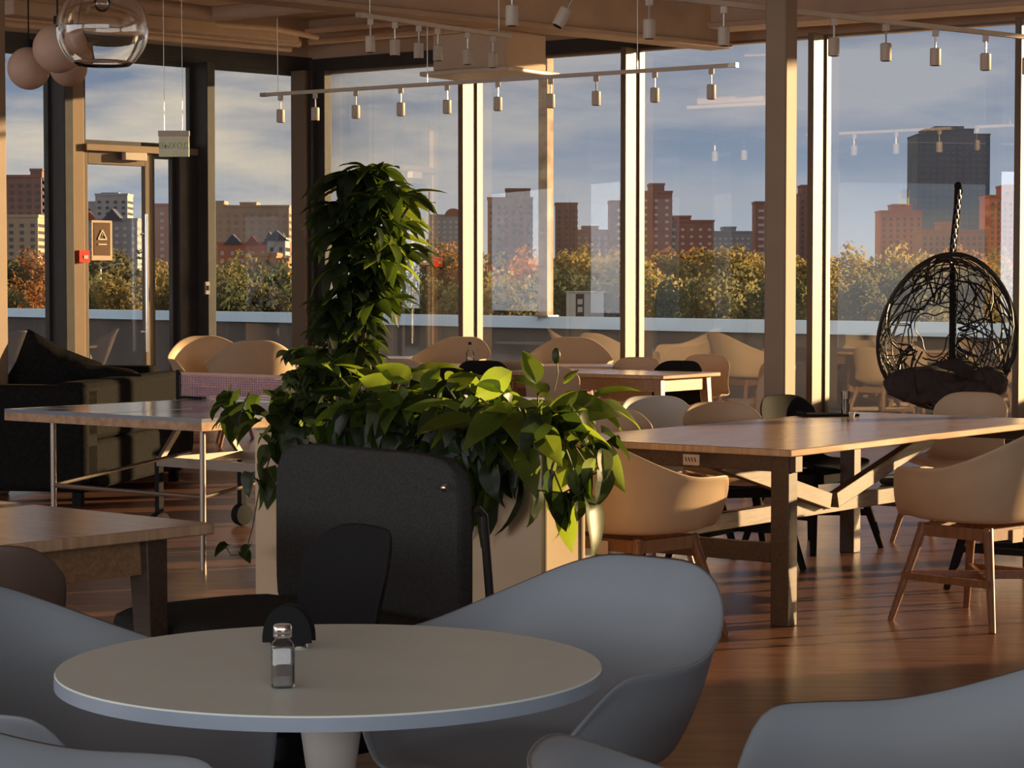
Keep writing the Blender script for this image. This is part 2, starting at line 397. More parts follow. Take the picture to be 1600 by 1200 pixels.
cr_ = thing('card_reader', 'small grey card reader on the shaded post right of the door', 'card reader')
wallplate(lw, 297, 450, .05, .13, .325, M_alu, 'case', cr_, .03); wallplate(lw, 297, 450, .028, .05, .329, M_black, 'sensor', cr_, .01)

# ------------------------------------------------------------------ ceiling steelwork, pipes, air conditioner
def P2(px, d): v = D(px, 450, d); return Vector((v.x, v.y, 0))
bm_ = MB()
def ibeam(a, b, zb, h=.55, w=.30):
    bmx = MB(); a = Vector(a); b = Vector(b)
    bmx.beam((a.x, a.y, zb + .025), (b.x, b.y, zb + .025), w, .05)
    bmx.beam((a.x, a.y, zb + h / 2), (b.x, b.y, zb + h / 2), w * .72, h - .08)
    bmx.beam((a.x, a.y, zb + h - .025), (b.x, b.y, zb + h - .025), w, .05)
    return bmx
ba = P2(430, 17.6); bb = P2(1125, 21.0)
st(ibeam(ba - (bb - ba).normalized() * 5, bb, 3.62).build('trim_8', M_beam, bevel=.01))
a1 = P2(1120, 20.3); a2 = P2(1640, 18.6)
st(ibeam(a1, a2 + (a2 - a1), 3.72, .5, .4).build('trim_9', M_beam, bevel=.01))
def pipe(pts, r, name, label, m=M_pipe, cat='pipe'):
    o = MB().tube(pts, r, 10).build(name, m, smooth=True); return tag(o, label, cat)
pipe([D(120, -6, 19), D(330, 22, 20), D(440, 12, 19.5), D(560, -6, 19)], .07, 'ceiling_pipe', 'thick beige pipe bending along the ceiling above the door')
pipe([D(230, 20, 20.5), D(300, 35, 21), D(430, 45, 22), D(495, 58, 23)], .03, 'ceiling_pipe', 'thin beige conduit under the thick pipe by the far corner')
cw = corner + (-lw) * .4 + ln * .35
pipe([(*(corner + ln * .35 - lw * 8), 4.0), (*(corner + ln * .35 - lw * .4), 4.0)], .05, 'wall_pipe', 'beige heating pipe high on the left window wall, upper one')
pipe([(*(corner + ln * .33 - lw * 5.2), 3.93), (*(corner + ln * .33 - lw * .5), 3.93)], .035, 'wall_pipe', 'beige heating pipe high on the left window wall, lower one')
pipe([(*(corner + rn * .33 + rw * .3), 4.02), (*(corner + rn * .33 + rw * 3.2), 4.02)], .035, 'wall_pipe', 'thin beige pipe above the pane behind the tall plant')
pipe([(*(corner + rn * .38 + rw * .3), 4.13), (*(corner + rn * .38 + rw * 3.2), 4.13)], .035, 'wall_pipe', 'uppermost thin beige pipe on the right window wall near the corner')
# clips on pipes
st(MB().beam(D(0, 12, 18), D(450, 58, 23), .25, .12).build('trim_40', M_plaster, bevel=.01))
ac = thing('air_conditioner', 'beige ceiling cassette air conditioner in front of the third window', 'air conditioner')
c = P2(772, 20.2); u = rw; zb = 3.29
o = Vector((c.x, c.y)) - rw * .42
MB().obox(o + rn * .35, rw, -rn, .80, .62, zb + .05, zb + .37).build('casing', M_plaster, ac, bevel=.01)
MB().obox(o + rn * .45 - rw * .08, rw, -rn, .98, .80, zb, zb + .04).build('grille_panel', M_lamp, ac, bevel=.01)
hm = MB()
for q in (0.05, .75):
    p = o + rw * q; hm.tube([(p.x, p.y, zb + .3), (p.x, p.y, ZCEIL)], .012, 6)
hm.build('hanger', M_pipe, ac)
# steel column, square, in front of the right windows
cbase = P2(1219, 13.3)
def sqcol(c, w, name, m=M_col, z1=ZCEIL, label=None):
    o = Vector((c.x, c.y)) - rw * w / 2 - rn * w / 2
    ob = MB().obox(o, rw, rn, w, w, 0, z1).build(name, m, bevel=.012); return st(ob)
sqcol(cbase, .142, 'trim_41')
sqcol(P2(-14, 15.2), .16, 'trim_42')
# ------------------------------------------------------------------ track lights
def spot_proto():
    t = thing('track_spotlight', '', 'spotlight')
    MB().box(-.02, .02, -.018, .018, -.045, 0).build('adapter', M_lamp, t, bevel=.004)
    MB().tube([(0, 0, -.045), (0, 0, -.13)], .006, 6).build('stem', M_alu, t)
    MB().lathe([(.033, -.235), (.036, -.23), (.036, -.128), (.030, -.122)], 18).build('can', M_lamp, t, smooth=True)
    MB().lathe([(.028, -.2365), (.028, -.2345)], 16).build('lens', M_black, t)
    return t
spot0 = spot_proto(); spot_used = [False]
def spot(p, label, group, tilt=None):
    if not spot_used[0]: s_ = spot0; spot_used[0] = True; s_.location = p; s_['label'] = label; s_['group'] = group
    else: s_ = dup(spot0, p, 0, label, group)
    s_.rotation_euler = (0, tilt or 0, random.uniform(-.3, .3))
    return s_
def track(a, b, xs, name, label, group, lab, wires=()):
    t = thing(name, label, 'track')
    MB().beam(a, b, .036, .03).build('rail', M_lamp, t)
    e = MB(); d = (b - a).normalized()
    e.beam(b - d * .02, b + d * .05, .04, .034); e.beam(a - d * .05, a + d * .02, .04, .034); e.build('end_cap', M_alu, t)
    for w in wires:
        p = a + (b - a) * w; wz = MB().tube([p, (p.x, p.y, ZCEIL)], .004, 5).build('suspension_wire', M_alu, t)
    for i, px in enumerate(xs):
        ca = (px - 800) / F                     # where the rail crosses that bearing
        s_ = (ca * a.y - a.x) / ((b.x - a.x) - ca * (b.y - a.y)); p = a + (b - a) * s_
        spot(p - Vector((0, 0, .015)), lab(i, len(xs)), group, TILT.get((name, i)))
TILT = {('rear_track', 1): .5}
ordn = ['first', 'second', 'third', 'fourth', 'fifth', 'sixth', 'seventh', 'eighth', 'ninth', 'tenth', 'eleventh', 'twelfth']
track(P(415, 148, 3.1), P(1143, 102, 3.1), (440, 494, 557, 627, 699, 778, 860, 931, 1022, 1110), 'lighting_track', 'long thin pale lighting track hanging level with the window heads', 'spotlights on the long hanging track',
      lambda i, n: 'small beige can spotlight, %s from the left on the long hanging track' % ordn[i], wires=(.03, .38, .82))
track(P(566, 24, 3.3), P(790, 56, 3.3), (580, 618, 655, 685, 731, 770), 'lighting_track', 'short lighting track below the big beam in front of the air conditioner', 'spotlights below the big beam',
      lambda i, n: 'beige can spotlight, %s from the left under the big painted beam' % ordn[i], wires=(.05, .95))
track(P(760, -35, 3.1), P(1640, 62, 3.1), (800, 900, 1013, 1129, 1212, 1300, 1381, 1458, 1536, 1601), 'rear_track', 'sloping-looking lighting track along the top right, sunlit at its right end', 'spotlights on the top right track',
      lambda i, n: 'beige can spotlight, %s from the left on the top right track' % ordn[i], wires=(.3, .98))
for o in C.objects:
    if o.name.startswith('rear_track'): o.name = 'lighting_track'
# ------------------------------------------------------------------ hanging globes, exit sign
def globe(px, py, r_px, d, label):
    c = D(px, py, d); r = r_px * d / F
    t = thing('pendant_lamp', label, 'lamp', c, 0, 'matte pendant globes')
    MB().ball((0, 0, 0), r, n=28, m=18).build('globe', M_globe, t, smooth=True)
    MB().lathe([(.02, r - .005), (.02, r + .04)], 12).build('cap', M_black, t)
    MB().tube([(0, 0, r + .04), (0, 0, ZCEIL - c.z)], .004, 6).build('cord', M_black, t)
globe(45, 107, 33, 12.0, 'matte terracotta globe pendant, leftmost and slightly lower')
globe(90, 76, 38, 11.6, 'largest matte terracotta globe pendant, half behind the clear glass globe')
globe(107, 106, 29, 12.6, 'lowest matte terracotta globe pendant, tucked behind the largest')
c = D(160, 44, 9); r = 69 * 9 / F
t = thing('glass_pendant_lamp', 'clear blown glass globe pendant with an open flat bottom', 'lamp', c)
prof = [(r * math.sin(a), r * math.cos(a)) for a in [math.radians(8 + 136 * i / 22) for i in range(23)]]
m = MB(); n = 36
for (rr, z) in prof:
    for k in range(n): a = 2 * PI * k / n; m.v.append((rr * math.cos(a), rr * math.sin(a), z))
for i in range(len(prof) - 1):
    for k in range(n): m.f.append((i * n + k, (i + 1) * n + k, (i + 1) * n + (k + 1) % n, i * n + (k + 1) % n))
gl = mat('solid_glass', (1, 1, 1), .0); gl.node_tree.nodes['Principled BSDF'].inputs['Transmission Weight'].default_value = 1
gb = gl.node_tree.nodes['Principled BSDF']; gl.node_tree.links.remove(gb.inputs['Base Color'].links[0]); gb.inputs['Base Color'].default_value = (1, .98, .95, 1); gb.inputs['IOR'].default_value = 1.45
o = m.build('shade', gl, t, smooth=True); sd = o.modifiers.new('thick', 'SOLIDIFY'); sd.thickness = .006; sd.offset = 1
MB().lathe([(.03, r - .02), (.03, r + .06), (.012, r + .09)], 16).build('socket', M_alu, t, smooth=True)
MB().ball((0, 0, r * .55), .035, n=16, m=10).build('bulb', clear, t, smooth=True)
MB().tube([(0, 0, r + .09), (0, 0, ZCEIL - c.z)], .004, 6).build('cord', M_black, t)
# exit sign
c = D(272, 226, 17); sw = 47 * 17 / F; sh = 38 * 17 / F
t = thing('exit_sign', 'pale green hanging exit sign reading ВЫХОД in front of the door', 'sign', c)
MB().box(-sw / 2, sw / 2, -.012, .012, -sh / 2, sh / 2).build('panel', M_signg, t, bevel=.004)
MB().box(-sw / 2 - .004, sw / 2 + .004, -.02, .02, sh / 2 - .03, sh / 2 + .012).build('top_housing', M_lamp, t, bevel=.004)
cu = bpy.data.curves.new('lettering', 'FONT'); cu.body = 'ВЫХОД'; cu.size = .062; cu.align_x = 'CENTER'; cu.align_y = 'CENTER'; cu.extrude = .001
to = bpy.data.objects.new('lettering_tmp', cu); C.objects.link(to); dg = bpy.context.evaluated_depsgraph_get()
me = bpy.data.meshes.new_from_object(to.evaluated_get(dg)); bpy.data.objects.remove(to); me.materials.append(M_signl)
lt = bpy.data.objects.new('lettering', me); C.objects.link(lt); lt.parent = t; lt.rotation_euler = (PI / 2, 0, 0); lt.location = (0, -.0145, -.012)
for x in (-sw / 2 + .04, sw / 2 - .05): MB().tube([(x, 0, sh / 2), (x, 0, ZCEIL - c.z)], .0025, 5).build('wire', M_alu, t)

# ------------------------------------------------------------------ CHAIRS
def smooth(a, b, x):
    t = max(0, min(1, (x - a) / (b - a))); return t * t * (3 - 2 * t)
def arm_shell(name, m, par, back=.84, arm=.665, seat=.44, A=.315, B=.30, low=42, mid=88):
    n, k = 56, 16; mb = MB()
    for j in range(k + 1):
        v = j / k
        for i in range(n):
            ph = 2 * PI * i / n; deg = abs((math.degrees(ph) + 180) % 360 - 180)   # 0 = back
            zr = arm + (back - arm) * (1 - smooth(low * .35, mid, deg))
            zr = zr + (seat + .0 - zr) * smooth(118, 150, deg) - .015 * smooth(145, 180, deg)
            cx, cy = math.sin(ph), -math.cos(ph); ex = 2.7
            q = (abs(cx) ** ex + abs(cy) ** ex) ** (-1 / ex)
            X = A * q * cx; Y = B * q * cy
            if v < .45: s_ = .80 * v / .45; z = seat - .02 * math.cos(s_ / .80 * PI / 2) + .0
            else:
                t = (v - .45) / .55; s_ = .80 + .20 * math.sin(min(1, t * 1.15) * PI / 2); z = seat + (zr - seat) * (t ** 1.35)
                s_ += .0
                lean = max(0, math.cos(ph)); Y -= .10 * lean * t * t; X += .055 * t * t * math.copysign(1, cx) * smooth(40, 90, deg) * (1 - smooth(120, 150, deg))
                if t > .93: s_ += .03
            mb.v.append((X * s_, Y * s_, z))
    for j in range(k):
        for i in range(n):
            mb.f.append((j * n + i, j * n + (i + 1) % n, (j + 1) * n + (i + 1) % n, (j + 1) * n + i))
    mb.f.append(tuple(reversed(range(n))))
    o = mb.build(name, m, par, smooth=True)
    for p in o.data.polygons: p.use_smooth = True
    s_ = o.modifiers.new('t', 'SOLIDIFY'); s_.thickness = .011; s_.offset = 0
    ss = o.modifiers.new('s', 'SUBSURF'); ss.levels = 1; ss.render_levels = 1
    return o
def side_shell(name, m, par, back=.82, seat=.45, W=.24):
    # profile from front lip of the seat to the top of the back
    prof = [(.215, seat - .03), (.20, seat - .004), (.12, seat), (0, seat - .012), (-.10, seat - .012), (-.165, seat + .02), (-.20, seat + .09), (-.225, seat + .19), (-.245, seat + .29), (-.26, back)]
    n = 14; mb = MB()
    K = len(prof)
    for j, (y, z) in enumerate(prof):
        u = j / (K - 1)
        wv = W * (1 - .12 * smooth(.45, .65, u) + .06 * smooth(.7, .9, u))
        for i in range(n + 1):
            a = -1 + 2 * i / n
            x = wv * a
            if j == K - 1 or j == 0: x *= .93
            cur = (abs(a) ** 2.4)
            backness = smooth(.5, .75, u)
            zz = z + .035 * cur * (1 - backness); yy = y + .075 * cur * backness
            if u > .85: zz -= (abs(a) ** 5) * .07 * (u - .85) / .15
            mb.v.append((x, yy, zz))
    for j in range(K - 1):
        for i in range(n): mb.f.append((j * (n + 1) + i, j * (n + 1) + i + 1, (j + 1) * (n + 1) + i + 1, (j + 1) * (n + 1) + i))
    o = mb.build(name, m, par, smooth=True)
    for p in o.data.polygons: p.use_smooth = True
    s_ = o.modifiers.new('t', 'SOLIDIFY'); s_.thickness = .012; s_.offset = 0
    ss = o.modifiers.new('s', 'SUBSURF'); ss.levels = 2; ss.render_levels = 2
    return o
def wood_base(t, m, seat=.43, sp=.20, fs=.27, stretch=True, sticker=False):
    for sx in (-1, 1):
        for sy in (-1, 1):
            MB().tube([(sx * fs, sy * fs * .95, 0), (sx * (sp - .03), sy * (sp - .04), seat - .02)], [.017, .029] if m is M_black else [.014, .023], 10).build('leg', m, t, smooth=True)
    f = MB()
    for sx in (-1, 1): f.beam((sx * (sp - .02), -sp + .02, seat - .045), (sx * (sp - .02), sp - .02, seat - .045), .022, .05)
    for sy in (-1, 1): f.beam((-sp + .02, sy * (sp - .03), seat - .045), (sp - .02, sy * (sp - .03), seat - .045), .022, .05)
    f.build('seat_frame', m, t)
    if stretch:
        g = MB(); k = .235; z = .19
        g.beam((-k, -k * .95, z), (k, k * .95, z), .02, .035); g.beam((-k, k * .95, z + .003), (k, -k * .95, z + .003), .02, .035)
        for sx in (-1, 1): g.beam((sx * k, -k * .95, z), (sx * k, k * .95, z), .02, .03)
        g.build('stretcher', m, t)
    if sticker:
        MB().box(-.035, .035, -sp + .018 - .008, -sp + .018 - .004, seat - .085, seat - .03).build('sticker', M_paper, t)['label'] = 'small cream inventory sticker'
def mk_arm(name, m, lm, back=.845, **k):
    t = thing(name, '', 'chair'); arm_shell('shell', m, t, back=back); wood_base(t, lm, **k); return t
def mk_side(name, m, lm, **k):
    t = thing(name, '', 'chair'); side_shell('shell', m, t); wood_base(t, lm, **k); return t
protos = {}
def chair(kind, p, face, label, group=None, z=0, s=1):
    """face: degrees, direction the sitter looks, measured from +X"""
    rz = math.radians(face) - PI / 2; first = kind not in protos
    if first:
        f = {'arm_taupe': lambda: mk_arm('armchair', M_taupe, M_legw, sticker=True), 'arm_grey': lambda: mk_arm('armchair', M_grey, M_legw, back=.815, stretch=False),
             'arm_tan': lambda: mk_arm('armchair', M_tan, M_legw), 'side_taupe': lambda: mk_side('side_chair', M_taupe, M_wood), 'side_black': lambda: mk_side('side_chair', M_black, M_black),
             'side_taupe_blackleg': lambda: mk_side('side_chair', M_taupe, M_black), 'side_white': lambda: mk_side('side_chair', M_white, M_black), 'side_brown': lambda: mk_side('side_chair', M_brownp, M_black), 'side_tan': lambda: mk_side('side_chair', M_tan, M_wood)}[kind]
        protos[kind] = f()
    root = protos[kind]
    if first: r = root; r.location = (p[0], p[1], z); r.rotation_euler = (0, 0, rz); r['label'] = label
    else: r = dup(root, (p[0], p[1], z), rz, label)
    if group: r['group'] = group
    r.scale = (s, s, s)
    return r
G1 = 'grey armchairs around the round table'
chair('arm_grey', (.045, 4.58), 230, 'large blue-grey armchair behind the right edge of the round table', G1)
chair('arm_grey', (-.80, 4.22), -28, 'large blue-grey armchair at the left behind the round table', G1)
chair('arm_grey', (.635, 3.48), 184, 'blue-grey armchair in the bottom right corner, its back running out of frame', G1, s=1.03)
chair('arm_grey', (.43, 2.78), -8, 'blue-grey armchair rim at the bottom edge, right of the round table foot', G1)
chair('arm_grey', (-.69, 3.06), -10, 'blue-grey armchair in the bottom left corner', G1, s=1.03)
chair('side_black', (-.56, 5.35), 211, 'black plastic chair between the round table and the black lounge seat')
chair('side_brown', (-1.28, 5.30), 100, 'dark brown chair back at the left wooden table')
# right trestle table and its chairs
chair('arm_taupe', (.49, 8.98), 44, 'taupe armchair with red-brown legs left of the trestle table, beside the planter')
chair('arm_taupe', (1.97, 9.40), 133, 'taupe armchair at the right edge with one sunlit leg')
chair('side_white', (.84, 11.9), 290, 'pale grey chair glimpsed between the two taupe chairs across the trestle table')
chair('side_taupe', (.56, 11.15), 65, 'taupe chair back just right of the planter leaves, above the armchair')
chair('side_taupe_blackleg', (1.12, 11.25), 285, 'taupe chair with black legs across the trestle table, left of the column')
chair('side_black', (1.62, 12.05), -50, 'dark chair with black legs across the trestle table, right of the column')
chair('side_taupe', (2.46, 12.35), 235, 'taupe chair at the far end of the trestle table below the hanging egg chair')
chair('side_black', (2.38, 10.45), 148, 'dark chair half hidden behind the right armchair')
# far tables by the windows
chair('side_tan', (1.74, 16.1), 205, 'sand coloured chair at the right end of the middle back table')
chair('side_black', (1.24, 17.8), 240, 'black chair on the far side of the middle back table')
chair('side_tan', (.99, 18.7), 250, 'sand coloured chair behind the middle back table, left of the black one')
chair('side_tan', (1.64, 19.5), 250, 'sand coloured chair by the window behind the middle back table')
chair('side_tan', (2.06, 18.5), 215, 'sand coloured chair by the window just left of the column')
chair('arm_tan', (.50, 20.4), 262, 'large sand armchair by the window above the planter leaves', s=1.12)
chair('arm_tan', (-.62, 21.4), 250, 'sand armchair in front of the window just right of the tall plant', s=1.1)
chair('side_taupe', (-.80, 18.6), 60, 'taupe chair back directly right of the tall plant')
chair('side_taupe', (-.78, 17.3), 80, 'lower taupe chair back right of the tall plant')
chair('side_black', (-.53, 17.0), 80, 'black chair back above the planter foliage')
chair('side_black', (-.20, 18.3), 80, 'smaller black chair back by the bottle on the far table')
chair('side_taupe', (.08, 18.6), 85, 'taupe chair back tucked under the far window table')
chair('side_taupe', (.36, 17.0), 70, 'brown-shaded chair back behind the bright upright leaf')
chair('arm_tan', (-2.80, 21.0), -70, 'sand armchair with a bright lit arm behind the net, left one', s=1.12)
chair('arm_tan', (-2.32, 20.0), 100, 'sand armchair with a bright lit arm behind the net, right one', s=1.12)

# ------------------------------------------------------------------ TABLES
def four_leg_table(name, label, o, ang, lu, lw_, h, mt, ml, inset=.09, topt=.03):
    """o = one corner; long side runs at angle ang, short side at ang+90"""
    t = thing(name, label, 'table', (o[0], o[1], 0), ang)
    MB().box(0, lu, 0, lw_, h - topt, h).build('tabletop', mt, t, bevel=.006)
    a = MB(); i = inset
    for y in (i, lw_ - i): a.beam((i, y, h - topt - .05), (lu - i, y, h - topt - .05), .025, .10)
    for x in (i, lu - i): a.beam((x, i, h - topt - .05), (x, lw_ - i, h - topt - .05), .025, .10)
    a.build('apron', ml, t)
    for sx, x in ((-1, i), (1, lu - i)):
        for sy, y in ((-1, i), (1, lw_ - i)):
            MB().beam((x + sx * .04, y + sy * .04, 0), (x, y, h - topt), .045, .045, up=(0, 1, 0), w2=.065, h2=.065).build('leg', ml, t, bevel=.004)
    return t
# trestle table
Nc = P(1236, 703, .74); Fc = P(1624, 654, .74); ang = math.atan2(Fc.y - Nc.y, Fc.x - Nc.x) - math.radians(2.5)
LU = 2.66; LWD = 1.22
tt = thing('trestle_table', 'large oak trestle table with crossed braces under a sunlit edge', 'table', (Nc.x, Nc.y, 0), ang)
MB().box(0, LU, 0, LWD, .71, .74).build('tabletop', M_top, tt, bevel=.004)
for x in (.10, LU - .10):
    for y in (.09, LWD - .09):
        MB().beam((x, y, 0), (x, y, .71), .075, .085, up=(0, 1, 0)).build('leg', M_woodd, tt, bevel=.004)
    MB().beam((x, .09, .30), (x, LWD - .09, .30), .05, .08).build('crossbar', M_woodd, tt, bevel=.003)
    MB().beam((x, .02, .675), (x, LWD - .02, .675), .06, .07).build('top_bearer', M_woodd, tt, bevel=.003)
MB().beam((-.06, LWD / 2, .375), (LU + .06, LWD / 2, .375), .055, .075).build('long_stretcher', M_brace, tt, bevel=.003)
for s_, xe in ((-1, .16), (1, LU - .16)):
    MB().beam((LU / 2 + s_ * .03, LWD / 2 - .05, .40), (xe, LWD / 2 - .05, .69), .045, .075).build('diagonal_brace', M_brace, tt, bevel=.003)
q = MB().box(-.006, -.001, .44, .52, .655, .70).build('sticker', M_paper, tt); q['label'] = 'cream inventory sticker with handwriting'
q = MB(); 
for i in range(4): q.beam((-.008, .455 + i * .015, .67), (-.008, .462 + i * .015, .688), .002, .003)
q.build('handwriting', M_black, tt)
# things on the trestle table
p = P(1295, 649, .742)
t = thing('menu_folder', 'black closed menu folder lying on the far part of the trestle table', 'menu', (p.x, p.y, .741), .1)
MB().box(-.14, .14, -.09, .09, 0, .012).build('cover', M_black, t, bevel=.003)
MB().box(-.13, .135, -.085, .085, .003, .009).build('pages', M_paper, t)
MB().tube([(-.145, -.09, .012), (-.145, .09, .012)], .01, 8).build('spine', M_black, t)
p = P(1321, 650, .742)
t = thing('cutlery_glass', 'dark patterned tumbler standing next to the black menu', 'glass', (p.x, p.y, .741))
MB().lathe([(.018, 0), (.022, .002), (.024, .13), (.021, .13), (.02, .006)], 18).build('tumbler', clear, t, smooth=True)
MB().lathe([(.019, .006), (.021, .09)], 16).build('filling', mat('dark_filling', (.06, .03, .02), .6, var=.8, scale=60), t, smooth=True)
p = P(1331, 652, .742)
t = thing('sauce_cup', 'tiny pale sauce cup beside the dark tumbler', 'cup', (p.x, p.y, .741))
MB().lathe([(.012, 0), (.018, .025), (.016, .025), (.011, .003)], 14).build('cup', M_white, t, smooth=True)
# middle back table
N2 = P(1036, 587, .74); R2 = P(1121, 581, .74); a2 = math.atan2(R2.y - N2.y, R2.x - N2.x)
wl = N2 + (Vector((-math.sin(a2), math.cos(a2), 0)) * 0)
ang2 = math.radians(58)
four_leg_table('dining_table', 'oak table with a bright sunlit end behind the planter, near the column', (P(1036, 587, .74).x, P(1036, 587, .74).y), math.radians(54), .85, 1.55, .74, M_top, M_wood)
# far window table, and corner table
pf = P(560, 562, .74)
four_leg_table('dining_table', 'long oak table by the windows behind the planter leaves', (-.95, 18.9), math.radians(-5), 1.8, .75, .74, M_top, M_wood)
four_leg_table('dining_table', 'pale oak table behind the net near the window corner', (-2.15, 20.9), math.radians(0), 1.2, .8, .74, M_top, M_wood)
p = Vector((-.36, 19.25, .741))
t = thing('bottle', 'small clear bottle with a dark cap on the far window table', 'bottle', p)
MB().lathe([(.035, 0), (.038, .005), (.038, .1), (.014, .14), (.014, .17)], 16).build('body', clear, t, smooth=True)
MB().lathe([(.016, .17), (.016, .195)], 12).build('cap', M_black, t)
# left wooden tables
c0 = P(335, 817, .74)
four_leg_table('dining_table', 'oak table at the left edge with a shaded tapered leg', (c0.x, c0.y), math.radians(233.5) - PI / 2, .001 + .80, 1.45, .74, M_top, M_woodd) if False else None
tl_ = thing('dining_table', 'oak table at the left edge with a dark tapered leg beside the lounge seat', 'table', (c0.x, c0.y, 0), math.radians(139))
MB().box(0, .82, 0, 1.5, .708, .74).build('tabletop', M_top, tl_, bevel=.004)
a = MB(); a.beam((.1, .16, .655), (.72, .16, .655), .025, .10); a.beam((.1, 1.4, .655), (.72, 1.4, .655), .025, .1); a.beam((.1, .16, .655), (.1, 1.4, .655), .025, .1); a.beam((.72, .16, .655), (.72, 1.4, .655), .025, .1)
a.build('apron', M_wood, tl_)
for x in (.10, .72):
    for y in (.16, 1.40): MB().beam((x, y + (-.03 if y < 1 else .03), 0), (x, y, .708), .05, .05, up=(0, 1, 0), w2=.085, h2=.075).build('leg', M_woodd, tl_, bevel=.004)
t2 = thing('dining_table', 'second oak tabletop touching the left frame edge behind the first', 'table', (P(62, 787, .745).x, P(62, 787, .745).y, 0), math.radians(139))
MB().box(.06, .9, .02, 1.2, .712, .745).build('tabletop', M_top, t2, bevel=.004)
for x in (.1, .8):
    for y in (.1, 1.1): MB().beam((x, y, 0), (x, y, .712), .05, .05, up=(0, 1, 0), w2=.08, h2=.08).build('leg', M_woodd, t2)
# ------------------------------------------------------------------ round table
RC = Vector((P(512, 1049, .74).x, 3.90)); RR = .476
t = thing('round_table', 'round pale grey pedestal table in the foreground', 'table', (RC.x, RC.y, 0))
MB().lathe([(RR - .012, .715), (RR, .716), (RR, .738)], 128).build('table_edge', M_roundedge, t, smooth=True)
MB().lathe([(RR - .001, .738), (RR - .0025, .741)], 128).build('tabletop', M_round, t, smooth=True)
MB().lathe([(.24, 0), (.235, .012), (.10, .03), (.045, .07), (.036, .2), (.036, .5), (.055, .64), (.09, .714)], 40).build('pedestal', M_white, t, smooth=True)
z0 = .741
p = P(440, 1077, z0)
t = thing('salt_shaker', 'square glass salt shaker with a metal cap on the round table', 'shaker', (p.x, p.y + .02, z0), .15)
hw = .0195
gp = [(.8, 0), (1, .003), (1, .066), (.86, .075), (.62, .081), (.6, .086)]
def sqlathe(prof, w, n=32, ex=6):
    m = MB()
    for (r, z) in prof:
        for k in range(n):
            a = 2 * PI * k / n; cx, cy = math.cos(a), math.sin(a); q = (abs(cx) ** ex + abs(cy) ** ex) ** (-1 / ex)
            if z > .078: q = q * .3 + .7
            m.v.append((w * r * q * cx, w * r * q * cy, z))
    for i in range(len(prof) - 1):
        for k in range(n): m.f.append((i * n + k, i * n + (k + 1) % n, (i + 1) * n + (k + 1) % n, (i + 1) * n + k))
    m.f.append(tuple(reversed(range(n)))); m.f.append(tuple((len(prof) - 1) * n + k for k in range(n))); return m
sqlathe(gp, hw).build('glass_body', clear, t, smooth=True)
sqlathe([(.8, .004), (.86, .006), (.86, .058), (.8, .064)], hw).build('salt', M_salt, t, smooth=True)
MB().lathe([(.0145, .083), (.0155, .085), (.0155, .089), (.0145, .090), (.0155, .092), (.0155, .101), (.013, .1045)], 28).build('cap', M_chrome, t, smooth=True)
p = P(452, 1012, z0)
t = thing('napkin_holder', 'black half-oval napkin holder behind the salt shaker', 'napkin holder', (p.x, p.y, z0), -.12)
def halfoval(w, h, y0, y1):
    pts = [(-w, 0), ] + [(-w * math.cos(a) , h * math.sin(a) ** .8) for a in [PI * i / 24 for i in range(1, 24)]] + [(w, 0)]
    n = len(pts); m = MB(); m.v = [(x, y0, z + .012) for x, z in pts] + [(x, y1, z + .012) for x, z in pts]
    m.f = [tuple(range(n)), tuple(reversed(range(n, 2 * n)))] + [(i, i + n, (i + 1) % n + n, (i + 1) % n) for i in range(n)]; return m
halfoval(.046, .068, -.02, -.017).build('front_plate', M_black, t, smooth=True)
halfoval(.046, .068, .014, .017).build('rear_plate', M_black, t, smooth=True)
MB().box(-.03, .03, -.02, .017, .006, .012).build('base_bar', M_black, t)
MB().lathe([(.012, 0), (.014, .003), (.012, .009)], 20, (-.018, 0, 0)).build('foot', M_chrome, t, smooth=True)
MB().lathe([(.012, 0), (.014, .003), (.012, .009)], 20, (.022, -.006, 0)).build('foot', M_chrome, t, smooth=True)

# ------------------------------------------------------------------ black lounge seat
def cushion(mb, u0, u1, w0, w1, z0, z1, pw=.12):
    n = 14
    def fn(v): return 1
    c = ((u0 + u1) / 2, (w0 + w1) / 2, (z0 + z1) / 2); b0 = len(mb.v); ex = 7
    mb.ball(c, 1, 1, 1, n=40, m=24)
    for i in range(b0, len(mb.v)):
        v = Vector(mb.v[i]) - Vector(c); q = (abs(v.x) ** ex + abs(v.y) ** ex + abs(v.z) ** ex) ** (-1 / ex)
        mb.v[i] = (c[0] + v.x * q * (u1 - u0) / 2, c[1] + v.y * q * (w1 - w0) / 2, c[2] + v.z * q * (z1 - z0) / 2)
    return mb
A = P(437, 691, .92); B = P(724, 717, .92)
la = math.atan2(B.y - A.y, B.x - A.x); ll = (Vector((B.x, B.y)) - Vector((A.x, A.y))).length
t = thing('lounge_seat', 'black upholstered lounge seat with a tall upright back, beside the planter', 'lounge seat', (A.x, A.y, 0), la)
